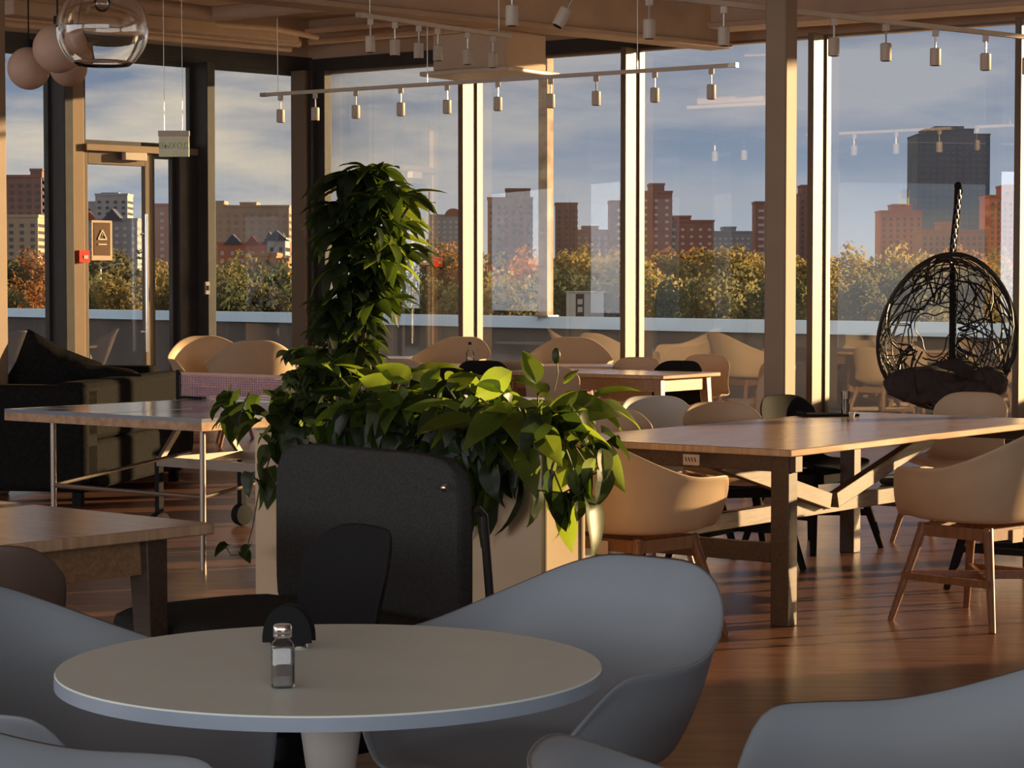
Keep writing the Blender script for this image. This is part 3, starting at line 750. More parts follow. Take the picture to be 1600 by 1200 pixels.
# local: x along back, -y towards the sitter's front (left/near side)
bk = cushion(MB(), 0, ll, -.03, .05, .37, .925)
bo = bk.build('backrest', M_blackfab, t, smooth=True)
se = cushion(MB(), -.02, ll + .02, -.64, -.04, .28, .47); se.build('seat', M_blackfab, t, smooth=True)
fr = MB(); fr.box(.03, ll - .03, -.6, .0, .12, .29); fr.build('base', M_black, t, bevel=.02)
for x in (-.03, ll + .035):
    MB().tube([(x, .10, .03), (x, .08, .40), (x, .045, .76), (x, .02, .78)], .013, 10).build('frame_tube', mat('dark_tube', (.05, .045, .04), .35, metal=.6), t, smooth=True)
sc_ = MB(); sc_.lathe([(.012, -.004), (.013, .004), (.008, .009)], 12, (ll - .02, -.05, .84), 'X'); sc_.build('screw', M_chrome, t, smooth=True)
for x in (.06, ll - .06):
    for y in (-.55, .05):
        w = MB().lathe([(.012, -.02), (.035, -.016), (.038, 0), (.035, .016), (.012, .02)], 20, (x, y, .038), 'X').build('caster', M_black, t, smooth=True)
        MB().beam((x, y, .05), (x, y, .13), .03, .03).build('fork', M_metal, w)

# ------------------------------------------------------------------ table tennis table
Q = P(315, 655, .76); sd_ = Vector((-.78, .62)).normalized(); ld = Vector((.62, .78)).normalized(); SL = 1.50; LL = 2.74
t = thing('table_tennis_table', 'folding table tennis table with a grey-blue top and wheels', 'table', (Q.x, Q.y, 0), math.atan2(ld.y, ld.x))
# local x along length, local y along the short side (to the left)
for i in (0, 1):
    MB().box(i * 1.375, i * 1.375 + 1.365, 0, SL, .742, .76).build('half_top', M_pp, t)
    g = MB(); x0 = i * 1.375
    g.box(x0, x0 + 1.365, 0, .025, .70, .742); g.box(x0, x0 + 1.365, SL - .025, SL, .70, .742); g.box(x0, x0 + .025, .025, SL - .025, .70, .742); g.box(x0 + 1.34, x0 + 1.365, .025, SL - .025, .70, .742)
    g.build('edge_frame', M_ppedge, t)
gr = MB()
for i in range(5): gr.beam((.10 + i * .018, -.002, .713), (.11 + i * .018, -.002, .732), .002, .003)
gr.build('chalk_marks', M_white, t)
ln_ = MB()
for y0 in (.0, SL - .02): ln_.box(0, 2.74, y0, y0 + .02, .7601, .7605)
ln_.box(0, .02, 0, SL, .7601, .7606); ln_.box(2.72, 2.74, 0, SL, .7601, .7606); ln_.box(0, 2.74, SL / 2 - .002, SL / 2 + .002, .7601, .7606)
ln_.build('line_marking', mat('faded_line_paint', (.30, .31, .34), .4), t)
for x in (.12, 2.62):
    for y in (.12, SL - .25): MB().tube([(x, y, 0), (x, y, .70)], .016, 10).build('leg', M_metal, t, smooth=True)
    MB().tube([(x, .12, .36), (x, SL - .25, .36)], .012, 8).build('leg_rail', M_metal, t, smooth=True)
for y in (.12, SL - .25):
    MB().tube([(.12, y, .36), (1.1, y, .48)], .010, 8).build('brace', M_metal, t, smooth=True)
un = MB(); un.beam((1.05, .05, .42), (1.05, SL - .05, .42), .04, .05); un.beam((1.7, .05, .42), (1.7, SL - .05, .42), .04, .05)
for y in (.05, SL - .05): un.beam((1.05, y, .42), (1.7, y, .42), .04, .05); un.beam((1.05, y, .42), (1.3, y, .72), .03, .03); un.beam((1.7, y, .42), (1.45, y, .72), .03, .03)
un.build('carriage', M_metal, t)
for x in (1.05, 1.7):
    for y in (.05, SL - .05):
        s_ = MB().beam((x, y, .08), (x, y, .44), .035, .035).build('wheel_strut', M_black, t)
        MB().lathe([(.02, -.03), (.062, -.026), (.068, 0), (.062, .026), (.02, .03)], 24, (x, y, .068), 'Y').build('wheel', M_black, s_, smooth=True)
# net is clamped on: its own thing
nx = 1.37
nt_ = thing('table_tennis_net', 'purple table tennis net with a pink top band and black post', 'net', t.location, t.rotation_euler.z)
th_ = MB(); y0, y1 = -.12, SL + .12
k = 0
y = y0
while y < y1: th_.box(nx - .001, nx + .001, y, y + .006, .765, .905); y += .014
z = .77
while z < .905: th_.box(nx - .0012, nx + .0012, y0, y1, z, z + .004); z += .014
tag(th_.build('mesh_netting', M_net, nt_), kind='stuff')
MB().box(nx - .004, nx + .004, y0, y1, .897, .913).build('top_band', M_tape, nt_)
for y in (y0, y1): MB().box(nx - .018, nx + .018, y - .014, y + .014, .74, .925).build('post', M_black, nt_, bevel=.004)
for y, q in ((y0, 1), (y1, -1)): MB().box(nx - .03, nx + .03, min(y, y + q * .22), max(y, y + q * .22), .762, .775).build('clamp', M_black, nt_)

# ------------------------------------------------------------------ black sofa behind it
s0 = P2(134, 14.2); sa = math.radians(80)
t = thing('sofa', 'black fabric sofa behind the table tennis table at the left', 'sofa', (s0.x, s0.y, 0), sa)
# local x = away from camera, y = left
MB().box(0, 2.1, 0, .95, .10, .42).build('base', M_sofa, t, bevel=.03)
MB().box(0, 2.1, 0, .22, .42, .80).build('armrest', M_sofa, t, bevel=.04)
MB().box(-.02, .22, .0, .95, .10, .78).build('side_panel', M_sofa, t, bevel=.04)
cushion(MB(), .25, 1.15, .24, .93, .42, .58).build('seat_cushion', M_sofa, t, smooth=True)
cushion(MB(), 1.16, 2.05, .24, .93, .42, .58).build('seat_cushion', M_sofa, t, smooth=True)
MB().box(1.88, 2.1, .22, .95, .42, .84).build('far_armrest', M_sofa, t, bevel=.04)
for x in (.1, 2.0):
    for y in (.1, .85): MB().box(x - .03, x + .03, y - .03, y + .03, 0, .1).build('foot', M_black, t)
def pillow(name, label, loc, rot, w=.5, h=.42, th=.13):
    mb = MB(); n = 18
    for sgn in (1, -1):
        b0 = len(mb.v)
        for i in range(n + 1):
            for j in range(n + 1):
                x = -1 + 2 * i / n; y = -1 + 2 * j / n; b_ = (1 - x ** 4) * (1 - y ** 4)
                wr = .006 * noise.noise(Vector((x * 3, y * 3, sgn)))
                mb.v.append((x * w / 2 * (1 - .08 * (1 - abs(y)) * abs(x)), sgn * (th / 2 * b_ ** .55 + wr), y * h / 2 * (1 - .08 * (1 - abs(x)) * abs(y))))
        for i in range(n):
            for j in range(n):
                q = (b0 + i * (n + 1) + j, b0 + (i + 1) * (n + 1) + j, b0 + (i + 1) * (n + 1) + j + 1, b0 + i * (n + 1) + j + 1)
                mb.f.append(q if sgn < 0 else q[::-1])
    o = mb.build(name, M_sofa, smooth=True)
    for p in o.data.polygons: p.use_smooth = True
    o.location = loc; o.rotation_euler = rot; return tag(o, label, 'pillow')
pillow('pillow', 'big black square cushion leaning upright on the sofa', D(78, 590, 15.4), (.25, .45, .2), .55, .5, .2)
pillow('pillow', 'flat black cushion lying along the sofa top', D(165, 594, 15.4), (1.2, .1, .1), .5, .4, .13)
# dark low seat next to door
t = thing('pouf', 'black low pouf partly behind the net post', 'pouf', (P2(205, 17.3).x, P2(205, 17.3).y, 0))
cushion(MB(), -.45, .45, -.3, .3, .05, .66).build('body', M_sofa, t, smooth=True)
MB().box(-.35, .35, -.22, .22, 0, .06).build('plinth', M_black, t)

# ------------------------------------------------------------------ PLANTER AND PLANTS
ZP = .80
A = P(398, 671, ZP); B = P(846, 711, ZP); A2 = Vector((A.x, A.y)); B2 = Vector((B.x, B.y))
pu = (B2 - A2).normalized(); pw = Vector((-pu.y, pu.x)); pl_len = (B2 - A2).length; PW = .21
if pw.x < 0: pw = -pw
pt = thing('planter', 'long tall cream planter box in the middle of the room', 'planter', (A2.x, A2.y, 0), math.atan2(pu.y, pu.x))
x = MB(); T = .02
x.box(0, pl_len, 0, T, 0, ZP); x.box(0, pl_len, PW - T, PW, 0, ZP); x.box(0, T, T, PW - T, 0, ZP); x.box(pl_len - T, pl_len, T, PW - T, 0, ZP)
x.build('box', M_planter, pt, bevel=.003)
MB().box(T, pl_len - T, T, PW - T, .02, ZP - .05).build('soil', M_soil, pt)
tr_ = MB(); e = pl_len + .002
for (y0, y1, z0, z1) in ((.015, .022, .02, ZP - .02), (PW - .022, PW - .015, .02, ZP - .02)): tr_.box(e - .001, e + .002, y0, y1, z0, z1)
tr_.build('corner_trim', M_frame, pt)
def ploc(s, w, z): v = A2 + pu * s + pw * w; return Vector((v.x, v.y, z))
def leaf_mesh(name, m, Lh=.16, Wd=.09, heart=0, droop=.35, nseg=8, fold=.38):
    mb = MB()
    for i in range(nseg + 1):
        t = i / nseg; w = Wd / 2 * (math.sin(PI * min(1, t ** (.62 if heart else .8))) ** (.75 if heart else .9)) + .0005
        y = Lh * t; z = -droop * Lh * t * t + .018 * Lh * math.sin(t * 9)
        mb.v += [(-w, y - (heart * .12 * Lh if i == 1 else 0), z + fold * w), (0, y, z), (w, y - (heart * .12 * Lh if i == 1 else 0), z + fold * w)]
    for i in range(nseg):
        b = i * 3; mb.f += [(b, b + 1, b + 4, b + 3), (b + 1, b + 2, b + 5, b + 4)]
    me = mb.mesh(name, m, True)
    for p in me.polygons: p.use_smooth = True
    return me
random.seed(7)
LM = {'dark': leaf_mesh('heart_leaf', M_leafd, .13, .10, 1, .4), 'bright': leaf_mesh('long_leaf', M_leafy, .22, .115, 0, .5), 'big': leaf_mesh('broad_leaf', M_leafy, .30, .15, 0, .35),
      'mid': leaf_mesh('long_leaf', M_leafd, .20, .10, 0, .6), 'var': leaf_mesh('variegated_leaf', M_leafp, .13, .07, 0, .4)}
def put_leaf(me, parent, p, az, pitch, roll, s, name='leaf'):
    o = bpy.data.objects.new(name, me); C.objects.link(o); o.parent = parent
    o.location = p; o.rotation_euler = Euler((pitch, roll, az), 'YXZ'); o.scale = (s, s, s); return o
def to_plant(parent, world): return world - parent.location
# peace lilies (long bright leaves on stalks)
def lily(s, n, label, hh=.25, bright=.55, spread=.2, big=False):
    base = ploc(s, PW / 2, ZP - .05); t = thing('peace_lily', label, 'plant', base)
    stm = MB()
    for i in range(n):
        az = random.uniform(0, 2 * PI); h = hh * random.uniform(.55, 1.15); out = spread * random.uniform(.25, 1)
        dx = Vector((-math.sin(az), math.cos(az), 0)); tip = dx * out + Vector((0, 0, h))
        stm.tube([(dx.x * .02, dx.y * .02, 0), tuple(dx * out * .4 + Vector((0, 0, h * .6))), tuple(tip)], .004, 5)
        me = LM['big'] if (big and i % 5 == 0) else LM['bright'] if random.random() < bright else LM['mid']
        put_leaf(me, t, tip, az, random.uniform(-1.1, 1.0), random.uniform(-.8, .8), random.uniform(.55, .95))
    stm.build('stalks', M_vine, t); return t
S = lambda px: ((px - 398) / 448) * pl_len * .98
lily(S(590), 36, 'leafy peace lily with yellow-green sunlit leaves right of the tall plant', .30, .6, .18)
lily(S(650), 28, 'dense peace lily in the middle of the planter', .24, .45, .2)
lily(S(735), 28, 'peace lily with one broad arching leaf left of the bright upright leaf', .26, .5, .2, True)
ly = lily(S(820), 34, 'peace lily at the right end of the planter with broad sunlit leaves', .22, .6, .26, True)
b_ = ploc(S(800), PW / 2, ZP - .05)
# individually placed broad leaves the photograph shows
def aimed(parent, px0, py0, px1, py1, d, me, L0, w=1, roll=0.6, dd=0):
    a = D(px0, py0, d); b = D(px1, py1, d + dd); v = b - a; s = v.length / L0
    o = bpy.data.objects.new('leaf', me); C.objects.link(o); o.parent = parent
    y = v.normalized(); xax = y.cross(Vector((math.sin(roll) * .5, -1, math.cos(roll)))).normalized(); zax = xax.cross(y)
    o.matrix_basis = Matrix.Translation(a - parent.location) @ Matrix((xax, y, zax)).transposed().to_4x4() @ Matrix.Diagonal((s * w, s, s, 1)); return o
dE = (A2 + pu * S(800)).y
for q in ((862, 640, 968, 628, 1.15), (838, 600, 824, 545, 1.3), (800, 580, 736, 622, 1.2), (905, 668, 936, 700, .9), (800, 612, 745, 590, 1.0), (870, 660, 955, 690, .9), (900, 640, 935, 655, 1.1)):
    aimed(ly, *q[:4], dE, LM['big'], .30, q[4], roll=random.uniform(.2, 1.2))
for q in ((640, 600, 590, 552, 1.0), (660, 610, 690, 565, .8), (610, 610, 560, 575, 1.1), (700, 610, 745, 570, .9), (620, 640, 592, 600, 1.0), (880, 600, 905, 570, .5)):
    aimed(ly, *q[:4], dE + .3, LM['bright'], .26, q[4] * 1.4, roll=random.uniform(.2, 1.2))
fl = MB(); a = D(866, 610, dE); b2 = D(869, 556, dE)
fl.tube([a - ly.location, (a + b2) / 2 - ly.location + Vector((.01, 0, 0)), b2 - ly.location], .003, 5); fl.build('flower_stalk', M_vine, ly)
MB().ball(b2 - ly.location, .016, .01, .03, n=10, m=8).build('flower_spike', M_leafp, ly, smooth=True)
# trailing pothos
def pothos(s, label, vines, n_top=26, wv=.5, mix=('dark',), hang=0):
    base = ploc(s, PW / 2, ZP - .05); t = thing('pothos', label, 'plant', base); st_ = MB()
    for i in range(n_top):
        q = pu * random.uniform(-wv, wv) + pw * random.uniform(-.2, .12); h = random.uniform(.03, .22)
        p = Vector((q.x, q.y, h)); az = random.uniform(0, 2 * PI)
        put_leaf(LM[random.choice(mix)], t, p, az, random.uniform(-.9, .3), random.uniform(-.6, .6), random.uniform(.8, 1.3))
    for i in range(hang):                       # leaves hanging over the front edge
        q = pu * random.uniform(-wv, wv) - pw * random.uniform(PW / 2 + .02, PW / 2 + .09); p = Vector((q.x, q.y, random.uniform(-.10, .14)))
        put_leaf(LM[random.choice(mix)], t, p, PI + random.uniform(-.9, .9), random.uniform(-1.4, -.7), random.uniform(-.3, .3), random.uniform(.8, 1.25))
    for (pts, d0) in vines:
        w = [D(x_, y_, d0) - base for x_, y_ in pts]; st_.tube(w, .0035, 5)
        for k, q in enumerate(w[1:]):
            sd2 = 1 if k % 2 else -1
            put_leaf(LM[random.choice(mix)], t, q, PI + random.uniform(-.6, .6) + sd2 * .9, random.uniform(-1.5, -.9), random.uniform(-.3, .3), random.uniform(.75, 1.15))
    if vines: st_.build('vine', M_vine, t, smooth=True)
    return t
def dpl(px): return (A2 + pu * S(px)).y - .12
random.seed(11)
pothos(S(440), 'dark heart-leaved pothos at the left end with a looping vine', [([(460, 668), (430, 690), (417, 730), (432, 758), (400, 750), (393, 738)], dpl(430)), ([(470, 662), (440, 668), (425, 690), (415, 715)], dpl(430)), ([(480, 665), (470, 690), (455, 700)], dpl(460))], 30, .3)
pothos(S(530), 'dark pothos below the tall plant hanging over the cream planter', [([(520, 680), (525, 690), (520, 700)], dpl(520)), ([(560, 682), (565, 700), (558, 712)], dpl(560)), ([(590, 685), (600, 700)], dpl(590))], 44, .35, ('dark', 'dark', 'var'), hang=16)
pothos(S(640), 'dark pothos leaves over the lounge seat in the planter middle', [([(640, 690), (650, 715), (645, 735)], dpl(640)), ([(690, 694), (700, 720), (690, 740)], dpl(690)), ([(720, 696), (735, 735), (728, 760)], dpl(720))], 50, .35, ('dark', 'dark', 'dark', 'mid'), hang=30)
pothos(S(740), 'thick dark hanging foliage above the cream planter front', [([(750, 690), (745, 730), (730, 755)], dpl(740)), ([(780, 700), (790, 735), (805, 750)], dpl(780)), ([(810, 700), (815, 730), (812, 745)], dpl(800))], 56, .30, ('dark', 'dark', 'mid'), hang=44)
pothos(S(830), 'pothos trailing off the right end of the planter with lit heart leaves', [([(865, 700), (866, 740), (878, 770), (895, 778), (910, 768), (925, 742), (940, 735)], dpl(846)), ([(900, 700), (920, 730), (900, 760), (880, 770), (832, 765)], dpl(846) + .02), ([(880, 690), (895, 730), (888, 750)], dpl(846)), ([(910, 690), (930, 715), (940, 700)], dpl(846))], 46, .24, ('dark', 'dark', 'var', 'bright'))
vb = P(372, 862, .02)
t = thing('trailing_vine', 'small green vine tip hanging in front of the floor left of the planter', 'plant', D(372, 862, 9.3))
MB().tube([(.10, .05, .35), (.06, 0, .1), (.03, 0, -.01), (-.03, 0, -.015), (-.05, 0, .02)], .003, 5).build('vine', M_vine, t)
for p, az, s in (((.05, 0, .03), 2.6, .6), ((-.04, 0, .03), 1.0, .6), ((.02, 0, 0), 3.6, .5)): put_leaf(LM['dark'], t, p, az, -.4, .3, s)
# tall umbrella plant
tb = ploc(S(548), PW / 2, ZP - .05)
tr = thing('umbrella_plant', 'tall dark umbrella plant rising above the left part of the planter', 'plant', tb)
dT = tb.y
pl = MB()
def palm(n=8, Lh=.16):
    mb = MB()
    for k in range(n):
        az = 2 * PI * k / n + random.uniform(-.15, .15); dr_ = random.uniform(.35, 1.2); l_ = Lh * random.uniform(.8, 1.1); w_ = .024
        d = Vector((math.cos(az), math.sin(az), 0)); sd3 = Vector((-d.y, d.x, 0)); b0 = len(mb.v); ns = 6
        for i in range(ns + 1):
            t = i / ns; ww = w_ * (math.sin(PI * min(1, t ** 1.15)) ** .75) + .0006; c = d * l_ * (t - .25 * t * t * dr_ * .6) + Vector((0, 0, -dr_ * .55 * l_ * t * t))
            mb.v += [tuple(c - sd3 * ww + Vector((0, 0, ww * .35))), tuple(c), tuple(c + sd3 * ww + Vector((0, 0, ww * .35)))]
        for i in range(ns):
            b = b0 + i * 3; mb.f += [(b, b + 1, b + 4, b + 3), (b + 1, b + 2, b + 5, b + 4)]
    return mb
random.seed(3)
palms = []
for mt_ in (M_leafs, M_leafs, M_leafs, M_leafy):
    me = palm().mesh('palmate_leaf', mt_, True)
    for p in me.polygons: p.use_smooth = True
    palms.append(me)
spine = [(548, 690), (540, 600), (530, 520), (545, 440), (575, 360), (585, 290)]
def trunk(pts, r0, r1):
    w = [D(x_, y_, dT) - tb for x_, y_ in pts]; n = len(w)
    MB().tube(w, [r0 + (r1 - r0) * i / (n - 1) for i in range(n)], 8).build('stem', M_trunk, tr, smooth=True)
trunk(spine, .014, .006); trunk([(556, 690), (565, 560), (575, 450), (610, 370), (640, 320)], .012, .005); trunk([(540, 690), (520, 560), (505, 480), (525, 400), (530, 310)], .012, .005)
ext = [(255, 545, 615), (285, 505, 640), (320, 500, 660), (360, 508, 660), (400, 512, 655), (440, 508, 632), (480, 492, 612), (520, 486, 604), (560, 480, 590), (600, 468, 575)]
def rng_at(y):
    for (a, b) in zip(ext[:-1], ext[1:]):
        if a[0] <= y <= b[0]: k = (y - a[0]) / (b[0] - a[0]); return a[1] + (b[1] - a[1]) * k, a[2] + (b[2] - a[2]) * k
    return 500, 560
pet = MB(); cnt = 0
for i in range(88):
    y = 262 + (590 - 262) * (i + random.random()) / 88; x0, x1 = rng_at(y); x_ = random.uniform(x0 + 22, x1 - 22)
    wdt = (x1 - x0) / 2 * dT / F; dd = random.uniform(-1, 1) * wdt * .8
    p = D(x_, y - 4, dT + dd) - tb
    # nearest spine point
    sx = x0 * .5 + x1 * .5; q = D(sx, y + 25, dT) - tb
    pet.tube([q, (p + q) / 2 + Vector((0, 0, .02)), p], .0022, 4)
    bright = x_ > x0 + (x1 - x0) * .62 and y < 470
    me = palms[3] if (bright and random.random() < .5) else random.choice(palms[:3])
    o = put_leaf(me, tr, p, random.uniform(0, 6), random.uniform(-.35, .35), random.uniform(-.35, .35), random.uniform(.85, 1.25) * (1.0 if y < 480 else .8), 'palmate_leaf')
pet.build('leaf_stalks', M_vine, tr)
# small variegated umbrella shrub at the foot
vb_ = thing('variegated_shrub', 'pale variegated shrub at the foot of the tall umbrella plant', 'plant', ploc(S(490), PW / 2, ZP - .05)); dV = vb_.location.y
pv = palm(7, .07).mesh('small_leaf', M_leafp, True); stv = MB()
pvd = palm(7, .075).mesh('small_leaf', M_leafs, True)
for i in range(70):
    x_ = random.uniform(455, 540); y = random.uniform(545, 668); p = D(x_, y, dV + random.uniform(-.14, .1)) - vb_.location
    put_leaf(pv if random.random() < .65 else pvd, vb_, p, random.uniform(0, 6), random.uniform(-.8, .5), random.uniform(-.6, .6), random.uniform(.8, 1.3), 'small_leaf')
    stv.tube([(random.uniform(-.03, .03), 0, 0), tuple(p * .6 + Vector((0, 0, -.02))), tuple(p)], .002, 4)
stv.build('stems', M_vine, vb_)

# ------------------------------------------------------------------ hanging egg chair
dEg = 15.6; ec = D(1481, 519, dEg); k = dEg / F
t = thing('egg_chair', 'black woven hanging egg chair on its stand by the right window', 'chair', (ec.x, ec.y, 0))
zc_ = ec.z
def rimpt(a, sh=1.0):                           # egg outline: rounder and wider low, narrower high
    x_ = math.sin(a) * 107 * k * sh; z = math.cos(a); w = 1 - .13 * z
    return Vector((x_ * w, 0, z * 121 * k * sh))
rim = [rimpt(2 * PI * i / 60) + Vector((0, -.0 - .16 * math.cos(2 * PI * i / 60), zc_)) for i in range(60)]
M_rat = mat('black_rattan', (.022, .02, .02), .45)
MB().tube(rim, .017, 8, closed=True).build('rim', M_rat, t, smooth=True)
random.seed(5)
web = MB()
def shellpt(u, v):                              # u angle round the outline, v 0 = rim 1 = back pole
    r = math.cos(v * PI / 2); p = rimpt(u, r); return Vector((p.x, -.16 * math.cos(u) * r + .50 * math.sin(v * PI / 2), p.z + zc_ ))
for i in range(75):
    u = random.uniform(0, 2 * PI); v = random.uniform(0, .5); du = random.uniform(-.16, .16); dv = random.uniform(-.03, .12); pts = []
    for j in range(14):
        pts.append(shellpt(u, v if v < .78 else 1.56 - v)); u += du; v += dv; du += random.uniform(-.06, .06); dv += random.uniform(-.035, .03)
    web.tube(pts, random.choice((.0045, .006, .008)), 5)
for i in range(9):
    v = .1 + .09 * i; web.tube([shellpt(2 * PI * j / 40 , v + .05 * math.sin(3 * 2 * PI * j / 40 + i)) for j in range(40)], .005, 5, closed=True)
tag(web.build('woven_shell', M_rat, t, smooth=True), kind='stuff')
cu_ = MB(); cushion(cu_, -.30, .30, -.10, .40, zc_ - .50, zc_ - .33); cu_.build('seat_cushion', M_cush, t, smooth=True)
def lump(c_, r, nm):
    mb = MB().ball(c_, *r, n=28, m=18, fn=lambda v: 1 + .10 * noise.noise(v * 2.4 + Vector(c_)) + .03 * noise.noise(v * 7)); return mb.build(nm, M_cush, t, smooth=True)
lump((-.16, .05, zc_ - .37), (.27, .16, .13), 'cushion'); lump((.10, .22, zc_ - .36), (.24, .12, .17), 'cushion'); lump((.30, .06, zc_ - .36), (.13, .15, .12), 'cushion')
hz = ZC + (HZ - 296) * k; hx = (1497 - 1481) * k
MB().tube([(hx + .03, .30, .04), (hx + .03, .34, 1.0), (hx + .02, .30, hz - .4), (hx + .02, .16, hz - .12), (hx - .005, .02, hz), (hx - .01, -.04, hz - .02)], .026, 12).build('stand_pole', M_black, t, smooth=True)
MB().tube([(hx + .03 + .5 * math.cos(a), .25 + .5 * math.sin(a), .03) for a in [2 * PI * i / 36 for i in range(36)]], .025, 8, closed=True).build('stand_base', M_black, t, smooth=True)
MB().beam((hx + .03 - .49, .28, .03), (hx + .03 + .49, .28, .03), .04, .04).build('base_bar', M_black, t)
ch = MB(); top_z = zc_ + 121 * k
zz = top_z; i = 0
while zz < hz - .02:
    r1 = Vector((1, 0, 0)) if i % 2 else Vector((0, 1, 0)); f_ = (zz - top_z) / (hz - top_z); cx = (hx) * f_ + 0; cy = -.16 + .12 * f_
    ch.tube([Vector((cx, cy, zz + .02)) + r1 * .012 * math.cos(a) + Vector((0, 0, .022 * math.sin(a))) for a in [2 * PI * j / 8 for j in range(8)]], .004, 5, closed=True); zz += .034; i += 1
ch.build('chain', M_alu, t)
MB().ball((hx - .01, -.02, hz + .02), .03, n=14, m=10).build('finial', M_black, t, smooth=True)

# ------------------------------------------------------------------ OUTSIDE
st(MB().box(-60, 60, 15, 60, -.5, -.06).build('roof_terrace', M_deck)) if False else None
pa = P2(1590, 25.0); pb = P2(15, 43.8); pd = (pb - pa).normalized(); pn = Vector((-pd.y, pd.x, 0)); 
if pn.y < 0: pn = -pn
e0 = pa - pd * 7.5; e1 = pb + pd * 14
dk = [(e0.x, e0.y), (e1.x, e1.y), (e1.x - 20, e1.y - 20), (lend.x - .5, lend.y), (corner.x, corner.y)]
rr_ = corner + rw * 27
dkp = MB(); dpoly = [(e0.x, e0.y), (e1.x, e1.y), (lend.x - 14, lend.y + 10), (lend.x - .3, lend.y + .3), (corner.x, corner.y + .3), (corner.x + rw.x * 14 - rn.x * .3, corner.y + rw.y * 14 - rn.y * .3)]
st(prism(dpoly, -.4, -.05).build('roof_terrace', M_deck))
pp = MB().obox((e0.x, e0.y), pd, pn, (e1 - e0).length, .3, -.4, .87); st(pp.build('parapet_wall', M_para))
cp = MB(); Lp = (e1 - e0).length
o0 = Vector((e0.x, e0.y)) - Vector((pn.x, pn.y)) * .06; pd2 = Vector((pd.x, pd.y)); pn2 = Vector((pn.x, pn.y))
v = [o0, o0 + pd2 * Lp, o0 + pd2 * Lp + pn2 * .42, o0 + pn2 * .42]
cp.quadbox([(v[0].x, v[0].y, .84), (v[1].x, v[1].y, .84), (v[2].x, v[2].y, .84), (v[3].x, v[3].y, .84), (v[0].x + pn2.x * .16, v[0].y + pn2.y * .16, 1.0), (v[1].x + pn2.x * .16, v[1].y + pn2.y * .16, 1.0), (v[2].x, v[2].y, 1.0), (v[3].x, v[3].y, 1.0)])
cpo = cp.build('parapet_coping', M_cope, None); st(cpo)
# steel post standing on the parapet, sunlit on its right side
def par_at(px, off=.15):
    a = (px - 800) / F; s_ = (a * pa.y - pa.x) / (pd.x - a * pd.y); q = pa + pd * s_ + pn * off; return q
q = par_at(840)
t = thing('steel_post', 'weathered steel post standing on the roof parapet', 'post', (q.x, q.y, 1.0), math.atan2(rw.y, rw.x))
MB().box(-.075, .075, -.075, .075, 0.0, 3.9).build('shaft', mat('rusty_paint', (.30, .22, .15), .8, col2=(.55, .42, .28), scale=6), t); MB().box(-.13, .13, -.13, .13, 0, .02).build('foot_plate', M_metal, t)
# street lamps beyond
def lamp_post(px, py, d, label, double=True):
    q = D(px, py, d); t = thing('street_lamp', label, 'street lamp', (q.x, q.y, -12)); h = q.z + 12
    MB().tube([(0, 0, 0), (0, 0, h)], [.12, .06], 8).build('pole', M_alu, t, smooth=True)
    for sx in ((-1, 1) if double else (1,)):
        MB().tube([(0, 0, h), (sx * .8, 0, h + .25), (sx * 1.4, 0, h + .4)], .04, 6).build('arm', M_alu, t, smooth=True)
        MB().ball((sx * 1.7, 0, h + .42), .38, .14, .1, n=12, m=8).build('lamp_head', M_white, t, smooth=True)
lamp_post(800, 488, 215, 'twin-armed street lamp just above the parapet left of the steel post')
lamp_post(157, 420, 200, 'thin lamp pole seen through the glass door', False)
q = D(914, 478, 130)
t = thing('site_cabin', 'beige cabin box with dark windows just above the parapet', 'cabin', (q.x, q.y, -3), .35)
MB().box(-.85, .85, -.8, .8, 0, q.z + 3 + .8).build('cabin_body', M_white, t); MB().box(-.9, -.4, -.84, -.8, .5, q.z + 3.7).build('dark_side', M_black, t)
for z in (.2, .75, 1.2): MB().box(-.8, -.5, -.87, -.84, q.z + 3 - 1.1 + z, q.z + 3 - .8 + z).build('window', M_white, t)
MB().box(-.95, .95, -.9, .9, q.z + 3.8, q.z + 3.86).build('roof', M_alu, t)
st(MB().box(-700, 700, 50, 1400, -14, -13.5).build('city_ground', M_ground))
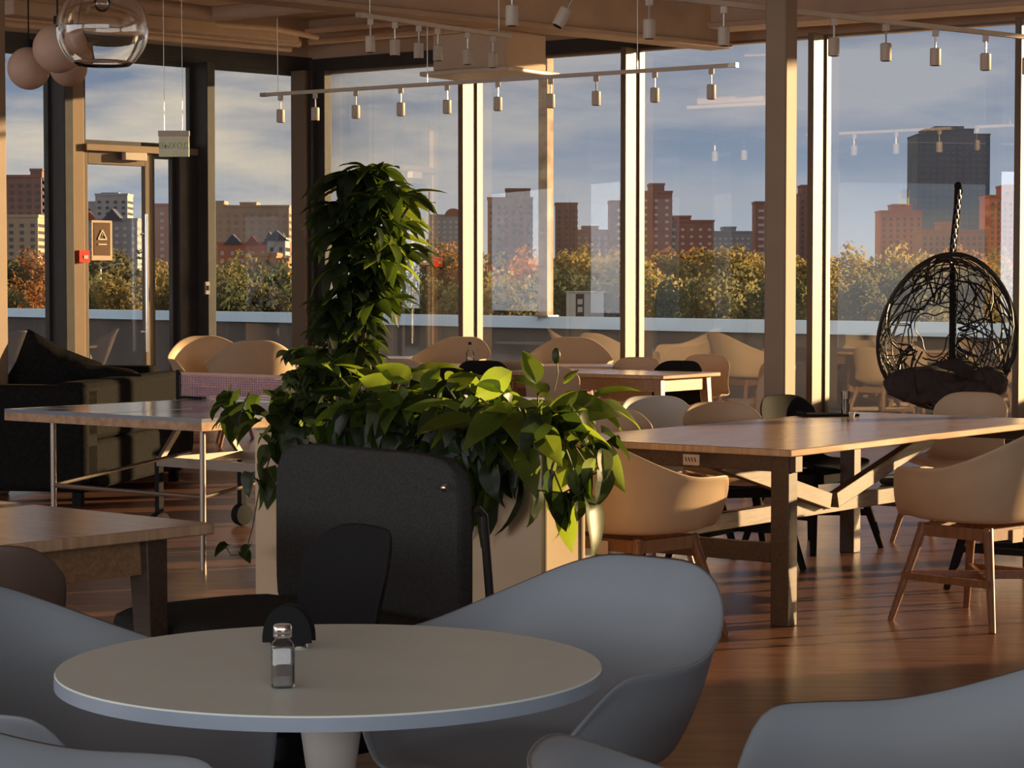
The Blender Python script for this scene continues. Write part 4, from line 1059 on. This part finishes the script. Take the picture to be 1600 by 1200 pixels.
# --- buildings
M_bw = mat('building_window', (.13, .12, .13), .3)
M_bwl = mat('pale_window', (.55, .52, .48), .4)
def bcol(n, c): return mat(n, c, .9, var=.10, scale=.12)
def building(label, m, blocks, d, wm=M_bw, wpx=(9, 8), wsz=(4, 4), base=480, roofs=(), turn=0.0):
    """blocks: pixel rectangles (x0,x1,ytop) measured at distance d; each turned box is real size"""
    k = d / F; xs = [b[0] for b in blocks] + [b[1] for b in blocks]; cx = (min(xs) + max(xs)) / 2
    o = P2(cx, d); t = thing('building', label, 'building', (o.x, o.y, -13.5), turn)
    W_ = MB(); wn_ = MB()
    for bi, (x0, x1, yt) in enumerate(blocks):
        X0, X1 = (x0 - cx) * k, (x1 - cx) * k; H = ZC + (HZ - yt) * k + 13.5; dep = max(8, (X1 - X0) * .8); y0 = bi * .6
        W_.box(X0, X1, y0, y0 + dep, 0, H); W_.box(X0 - .15, X1 + .15, y0 - .15, y0 + dep + .15, H, H + .5)
        sx, sz = wpx[0] * k, wpx[1] * k; ww, wh = wsz[0] * k, wsz[1] * k; nx_ = max(1, int((X1 - X0 - .4) / sx)); z = H - sz * .9
        while z > 6:
            for i in range(nx_):
                xc = X0 + (X1 - X0) * (i + .5) / nx_; wn_.box(xc - ww / 2, xc + ww / 2, y0 - .12, y0 + .1, z - wh, z)
            z -= sz
        ny = max(1, int(dep / sx)); z = H - sz * .9
        while z > 6:
            for i in range(ny):
                yc = y0 + dep * (i + .5) / ny; wn_.box(X1 - .1, X1 + .12, yc - ww / 2, yc + ww / 2, z - wh, z)
            z -= sz
    W_.build('wall', m, t); tag(wn_.build('windows', wm, t), kind='stuff')
    for (kind, x0, x1, y0, y1, rm) in roofs:
        X0, X1 = (x0 - cx) * k, (x1 - cx) * k; Z0 = ZC + (HZ - y1) * k + 13.5; Z1 = ZC + (HZ - y0) * k + 13.5; xm = (X0 + X1) / 2; r = MB(); dep = (X1 - X0)
        if kind == 'gable':
            r.v = [(X0, -.3, Z0), (X1, -.3, Z0), (xm, -.3, Z1), (X0, dep, Z0), (X1, dep, Z0), (xm, dep, Z1)]; r.f = [(0, 1, 2), (5, 4, 3), (0, 2, 5, 3), (1, 4, 5, 2), (0, 3, 4, 1)]
        elif kind == 'arch':
            n_ = 14; pts = [(xm + (X1 - X0) / 2 * math.cos(PI * i / n_), Z0 + (Z1 - Z0) * math.sin(PI * i / n_)) for i in range(n_ + 1)]; q_ = len(pts)
            r.v = [(x_, -.3, z_) for x_, z_ in pts] + [(x_, 6, z_) for x_, z_ in pts]; r.f = [tuple(range(q_))[::-1], tuple(range(q_, 2 * q_))] + [(i, i + 1, i + 1 + q_, i + q_) for i in range(q_ - 1)]
        else: r.box(X0, X1, 1, 1 + dep, Z0, Z1)
        r.build('roof', rm, t)
    return t
brown = bcol('brown_brick', (.32, .18, .14)); redb = bcol('red_brick', (.50, .20, .12)); greyb = bcol('grey_panel', (.34, .35, .37)); whiteb = bcol('white_render', (.50, .47, .45))
cream = bcol('cream_render', (.52, .38, .26)); bluet = bcol('blue_grey_tower', (.15, .18, .22)); pinkb = bcol('pink_render', (.45, .31, .27)); redroof = bcol('red_roof', (.30, .09, .06)); slate = bcol('slate_roof', (.10, .11, .14))
building('tall blue-grey tower block with a pale sunlit corner, behind the egg chair hook', bluet, [(1432, 1545, 212), (1445, 1520, 204)], 820, mat('tower_window', (.16, .18, .21), .3), (10, 9), (6, 5), roofs=(('box', 1460, 1505, 198, 206, bluet),))
building('red brick block left of the blue-grey tower', redb, [(1375, 1440, 332), (1395, 1425, 322)], 600, M_bw, (9, 9), (4, 5))
building('low red brick block in front of the tower foot', redb, [(1440, 1545, 362), (1470, 1500, 350)], 560, M_bw, (9, 9), (4, 5))
building('red brick block at the right edge with rooftop masts', redb, [(1545, 1640, 308), (1568, 1640, 292)], 590, M_bw, (9, 9), (4, 5))
building('narrow brown block left of the column', brown, [(1180, 1215, 318)], 560, M_bwl, (16, 11), (9, 4))
building('brown block seen between column and mullion', brown, [(1248, 1290, 305), (1252, 1262, 292)], 600, M_bw, (9, 9), (4, 5))
building('stepped brown brick tower with a reddish top right of the fourth mullion', brown, [(1000, 1050, 302), (1015, 1038, 290), (1046, 1116, 347), (1050, 1080, 340)], 520, M_bwl, (13, 11), (5, 4))
building('slim brown tower with pale window rows left of the fourth mullion', brown, [(952, 986, 317)], 500, M_bwl, (16, 11), (9, 4))
building('pair of low pink and white houses beside the slim tower', pinkb, [(900, 952, 362), (910, 935, 356)], 560, M_bwl, (9, 9), (4, 4))
building('brown tower right of the steel post', brown, [(868, 902, 320)], 540, M_bw, (9, 9), (4, 5))
building('large stepped brown brick block behind the steel post', brown, [(762, 832, 312), (790, 828, 298), (765, 780, 318)], 500, M_bw, (10, 10), (5, 5))
building('grey apartment block with a rounded red gable right of the tall plant', greyb, [(672, 745, 338)], 640, M_bwl, (8, 8), (4, 4), roofs=(('arch', 695, 722, 326, 338, redroof),))
building('long low grey-blue block left of the column', greyb, [(1112, 1182, 364), (1130, 1150, 357), (1160, 1200, 370)], 620, M_bwl, (8, 8), (4, 4))
building('long cream block seen through the pane left of the corner', cream, [(312, 452, 324), (325, 350, 317), (375, 400, 319)], 560, pinkb, (12, 11), (5, 5))
building('row of small gabled red brick houses left of the corner', redb, [(340, 450, 382)], 430, M_bwl, (14, 12), (5, 6), roofs=(('gable', 350, 378, 366, 382, slate), ('gable', 384, 404, 368, 382, redroof), ('gable', 410, 432, 362, 382, slate), ('gable', 432, 452, 364, 382, slate)))
building('white gabled house in front of the brick row', whiteb, [(418, 446, 376)], 380, M_bw, (12, 12), (5, 6), roofs=(('gable', 414, 450, 360, 376, slate),))
building('low orange house among the trees left of the corner', bcol('orange_render', (.52, .26, .11)), [(395, 432, 400), (400, 450, 408)], 340, M_bw, (14, 12), (5, 5))
building('white block seen through the glass door', whiteb, [(150, 200, 306), (132, 160, 318)], 540, M_bw, (10, 9), (5, 4), roofs=(('box', 158, 185, 301, 307, greyb),))
building('blue-grey gabled houses seen through the glass door', greyb, [(126, 215, 345)], 450, M_bwl, (12, 11), (6, 5), roofs=(('gable', 126, 150, 330, 345, redroof), ('gable', 160, 192, 326, 345, slate)))
building('brown house seen through the door side light', pinkb, [(232, 276, 322)], 470, M_bwl, (12, 11), (6, 5))
building('orange brown block behind the leftmost pane', brown, [(0, 66, 278), (48, 66, 268)], 420, M_bw, (12, 11), (6, 5))
building('tan block low behind the leftmost pane', cream, [(10, 60, 340)], 380, M_bw, (12, 11), (6, 5))
q = P2(671, 700); t = thing('pylon', 'thin pylon mast left of the grey apartment block', 'mast', (q.x, q.y, -13.5))
hp = ZC + (HZ - 300) * .2 + 13.5; MB().tube([(0, 0, 0), (0, 0, hp)], .25, 6).build('mast', M_para, t); MB().beam((-2, 0, hp - 3.4), (2, 0, hp - 3.4), .3, .3).build('crossarm', M_para, t)
# --- trees
random.seed(21)
def tree_mesh(m, n=1500, seed=0):
    rnd = random.Random(seed); mb = MB(); cl = [(Vector((rnd.uniform(-1, 1), rnd.uniform(-1, 1), rnd.uniform(-.9, 1.15))), rnd.uniform(.35, .6)) for _ in range(16)]
    for i in range(n):
        c_, r = rnd.choice(cl); v = Vector((rnd.gauss(0, 1), rnd.gauss(0, 1), rnd.gauss(0, 1))).normalized(); p = (c_ * .75 + v * r * rnd.uniform(.75, 1.05)); p.z = p.z * 1.35
        a = Vector((rnd.gauss(0, 1), rnd.gauss(0, 1), rnd.gauss(0, 1))).normalized(); b = a.cross(v + Vector((.01, 0, 0))).normalized(); s = rnd.uniform(.05, .10); b0 = len(mb.v)
        mb.v += [tuple(p - a * s), tuple(p + b * s * .8), tuple(p + a * s), tuple(p - b * s * .8)]; mb.f.append((b0, b0 + 1, b0 + 2, b0 + 3))
    return mb.mesh('crown', m)
tcols = {'orange': ((.46, .22, .07), (.44, .21, .06)), 'yellow': ((.40, .31, .11), (.40, .31, .10)), 'olive': ((.22, .20, .09), (.24, .22, .09)), 'green': ((.14, .16, .08), (.16, .18, .08))}
tms = {k_: [tree_mesh(leafmat(k_ + '_foliage', *v, rough=.8), 2600, i * 7 + len(k_)) for i in range(2)] for k_, v in tcols.items()}
tkm = MB().tube([(0, 0, -13), (0, 0, -1), (.1, 0, .5)], [.35, .25, .1], 7).mesh('trunk', M_trunk)
cols = {'orange': 'rust orange', 'yellow': 'golden yellow', 'olive': 'olive brown', 'green': 'dark green'}
spans = [(-5, 62, 'left of the door post'), (126, 215, 'through the glass door'), (232, 274, 'in the door sidelight'), (312, 450, 'left of the window corner'), (650, 728, 'right of the tall plant'), (758, 830, 'left of the steel post'), (850, 980, 'right of the steel post'), (1012, 1200, 'left of the column'), (1250, 1270, 'beside the column'), (1300, 1380, 'left of the egg chair'), (1380, 1600, 'behind the egg chair')]
TL = []
for (x0, x1, where) in spans:
    n_ = max(1, int((x1 - x0) / 26))
    for i in range(n_ * 2):
        row = i % 2; px = x0 + (x1 - x0) * ((i // 2) + .5 + .3 * random.uniform(-1, 1)) / n_ + row * 8
        if px > 700: kd = random.choice(('orange', 'yellow', 'yellow', 'olive')) if row else random.choice(('yellow', 'olive', 'olive', 'green'))
        elif px > 300 and px < 460: kd = random.choice(('green', 'olive', 'green'))
        elif px < 130: kd = random.choice(('orange', 'yellow', 'olive'))
        else: kd = random.choice(('olive', 'yellow', 'green'))
        d = (235 if row else 175) + random.uniform(-15, 15); ytop = (398 if row else 425) + random.uniform(-10, 14)
        if px < 300 and px > 120: ytop += 8 
        if 300 < px < 460: ytop += 14
        r = random.uniform(2.4, 3.2) * (1.15 if row else .85); zt = ZC + (HZ - ytop) * d / F; q = P2(px, d)
        t = thing('tree', 'x', 'tree', (q.x, q.y, zt - r * 1.5), random.uniform(0, 6), 'autumn trees beyond the parapet, ' + where)
        TL.append((t, px, cols[kd], row, where))
        o = bpy.data.objects.new('crown', random.choice(tms[kd])); C.objects.link(o); o.parent = t; o.scale = (r, r, r); o['kind'] = 'stuff'
        o = bpy.data.objects.new('trunk', tkm); C.objects.link(o); o.parent = t

seen = {}
for r_ in sorted(TL, key=lambda r: r[1]): seen.setdefault((r_[3], r_[4]), []).append(r_)
for (row, where), lst in seen.items():
    for i, r_ in enumerate(lst):
        r_[0]['label'] = ('%s tree, %s from left in the %s row %s' % (r_[2], ordn[i], 'rear' if row else 'front', where)) if len(lst) > 1 else '%s %s tree %s' % (r_[2], 'tall rear' if row else 'low front', where)
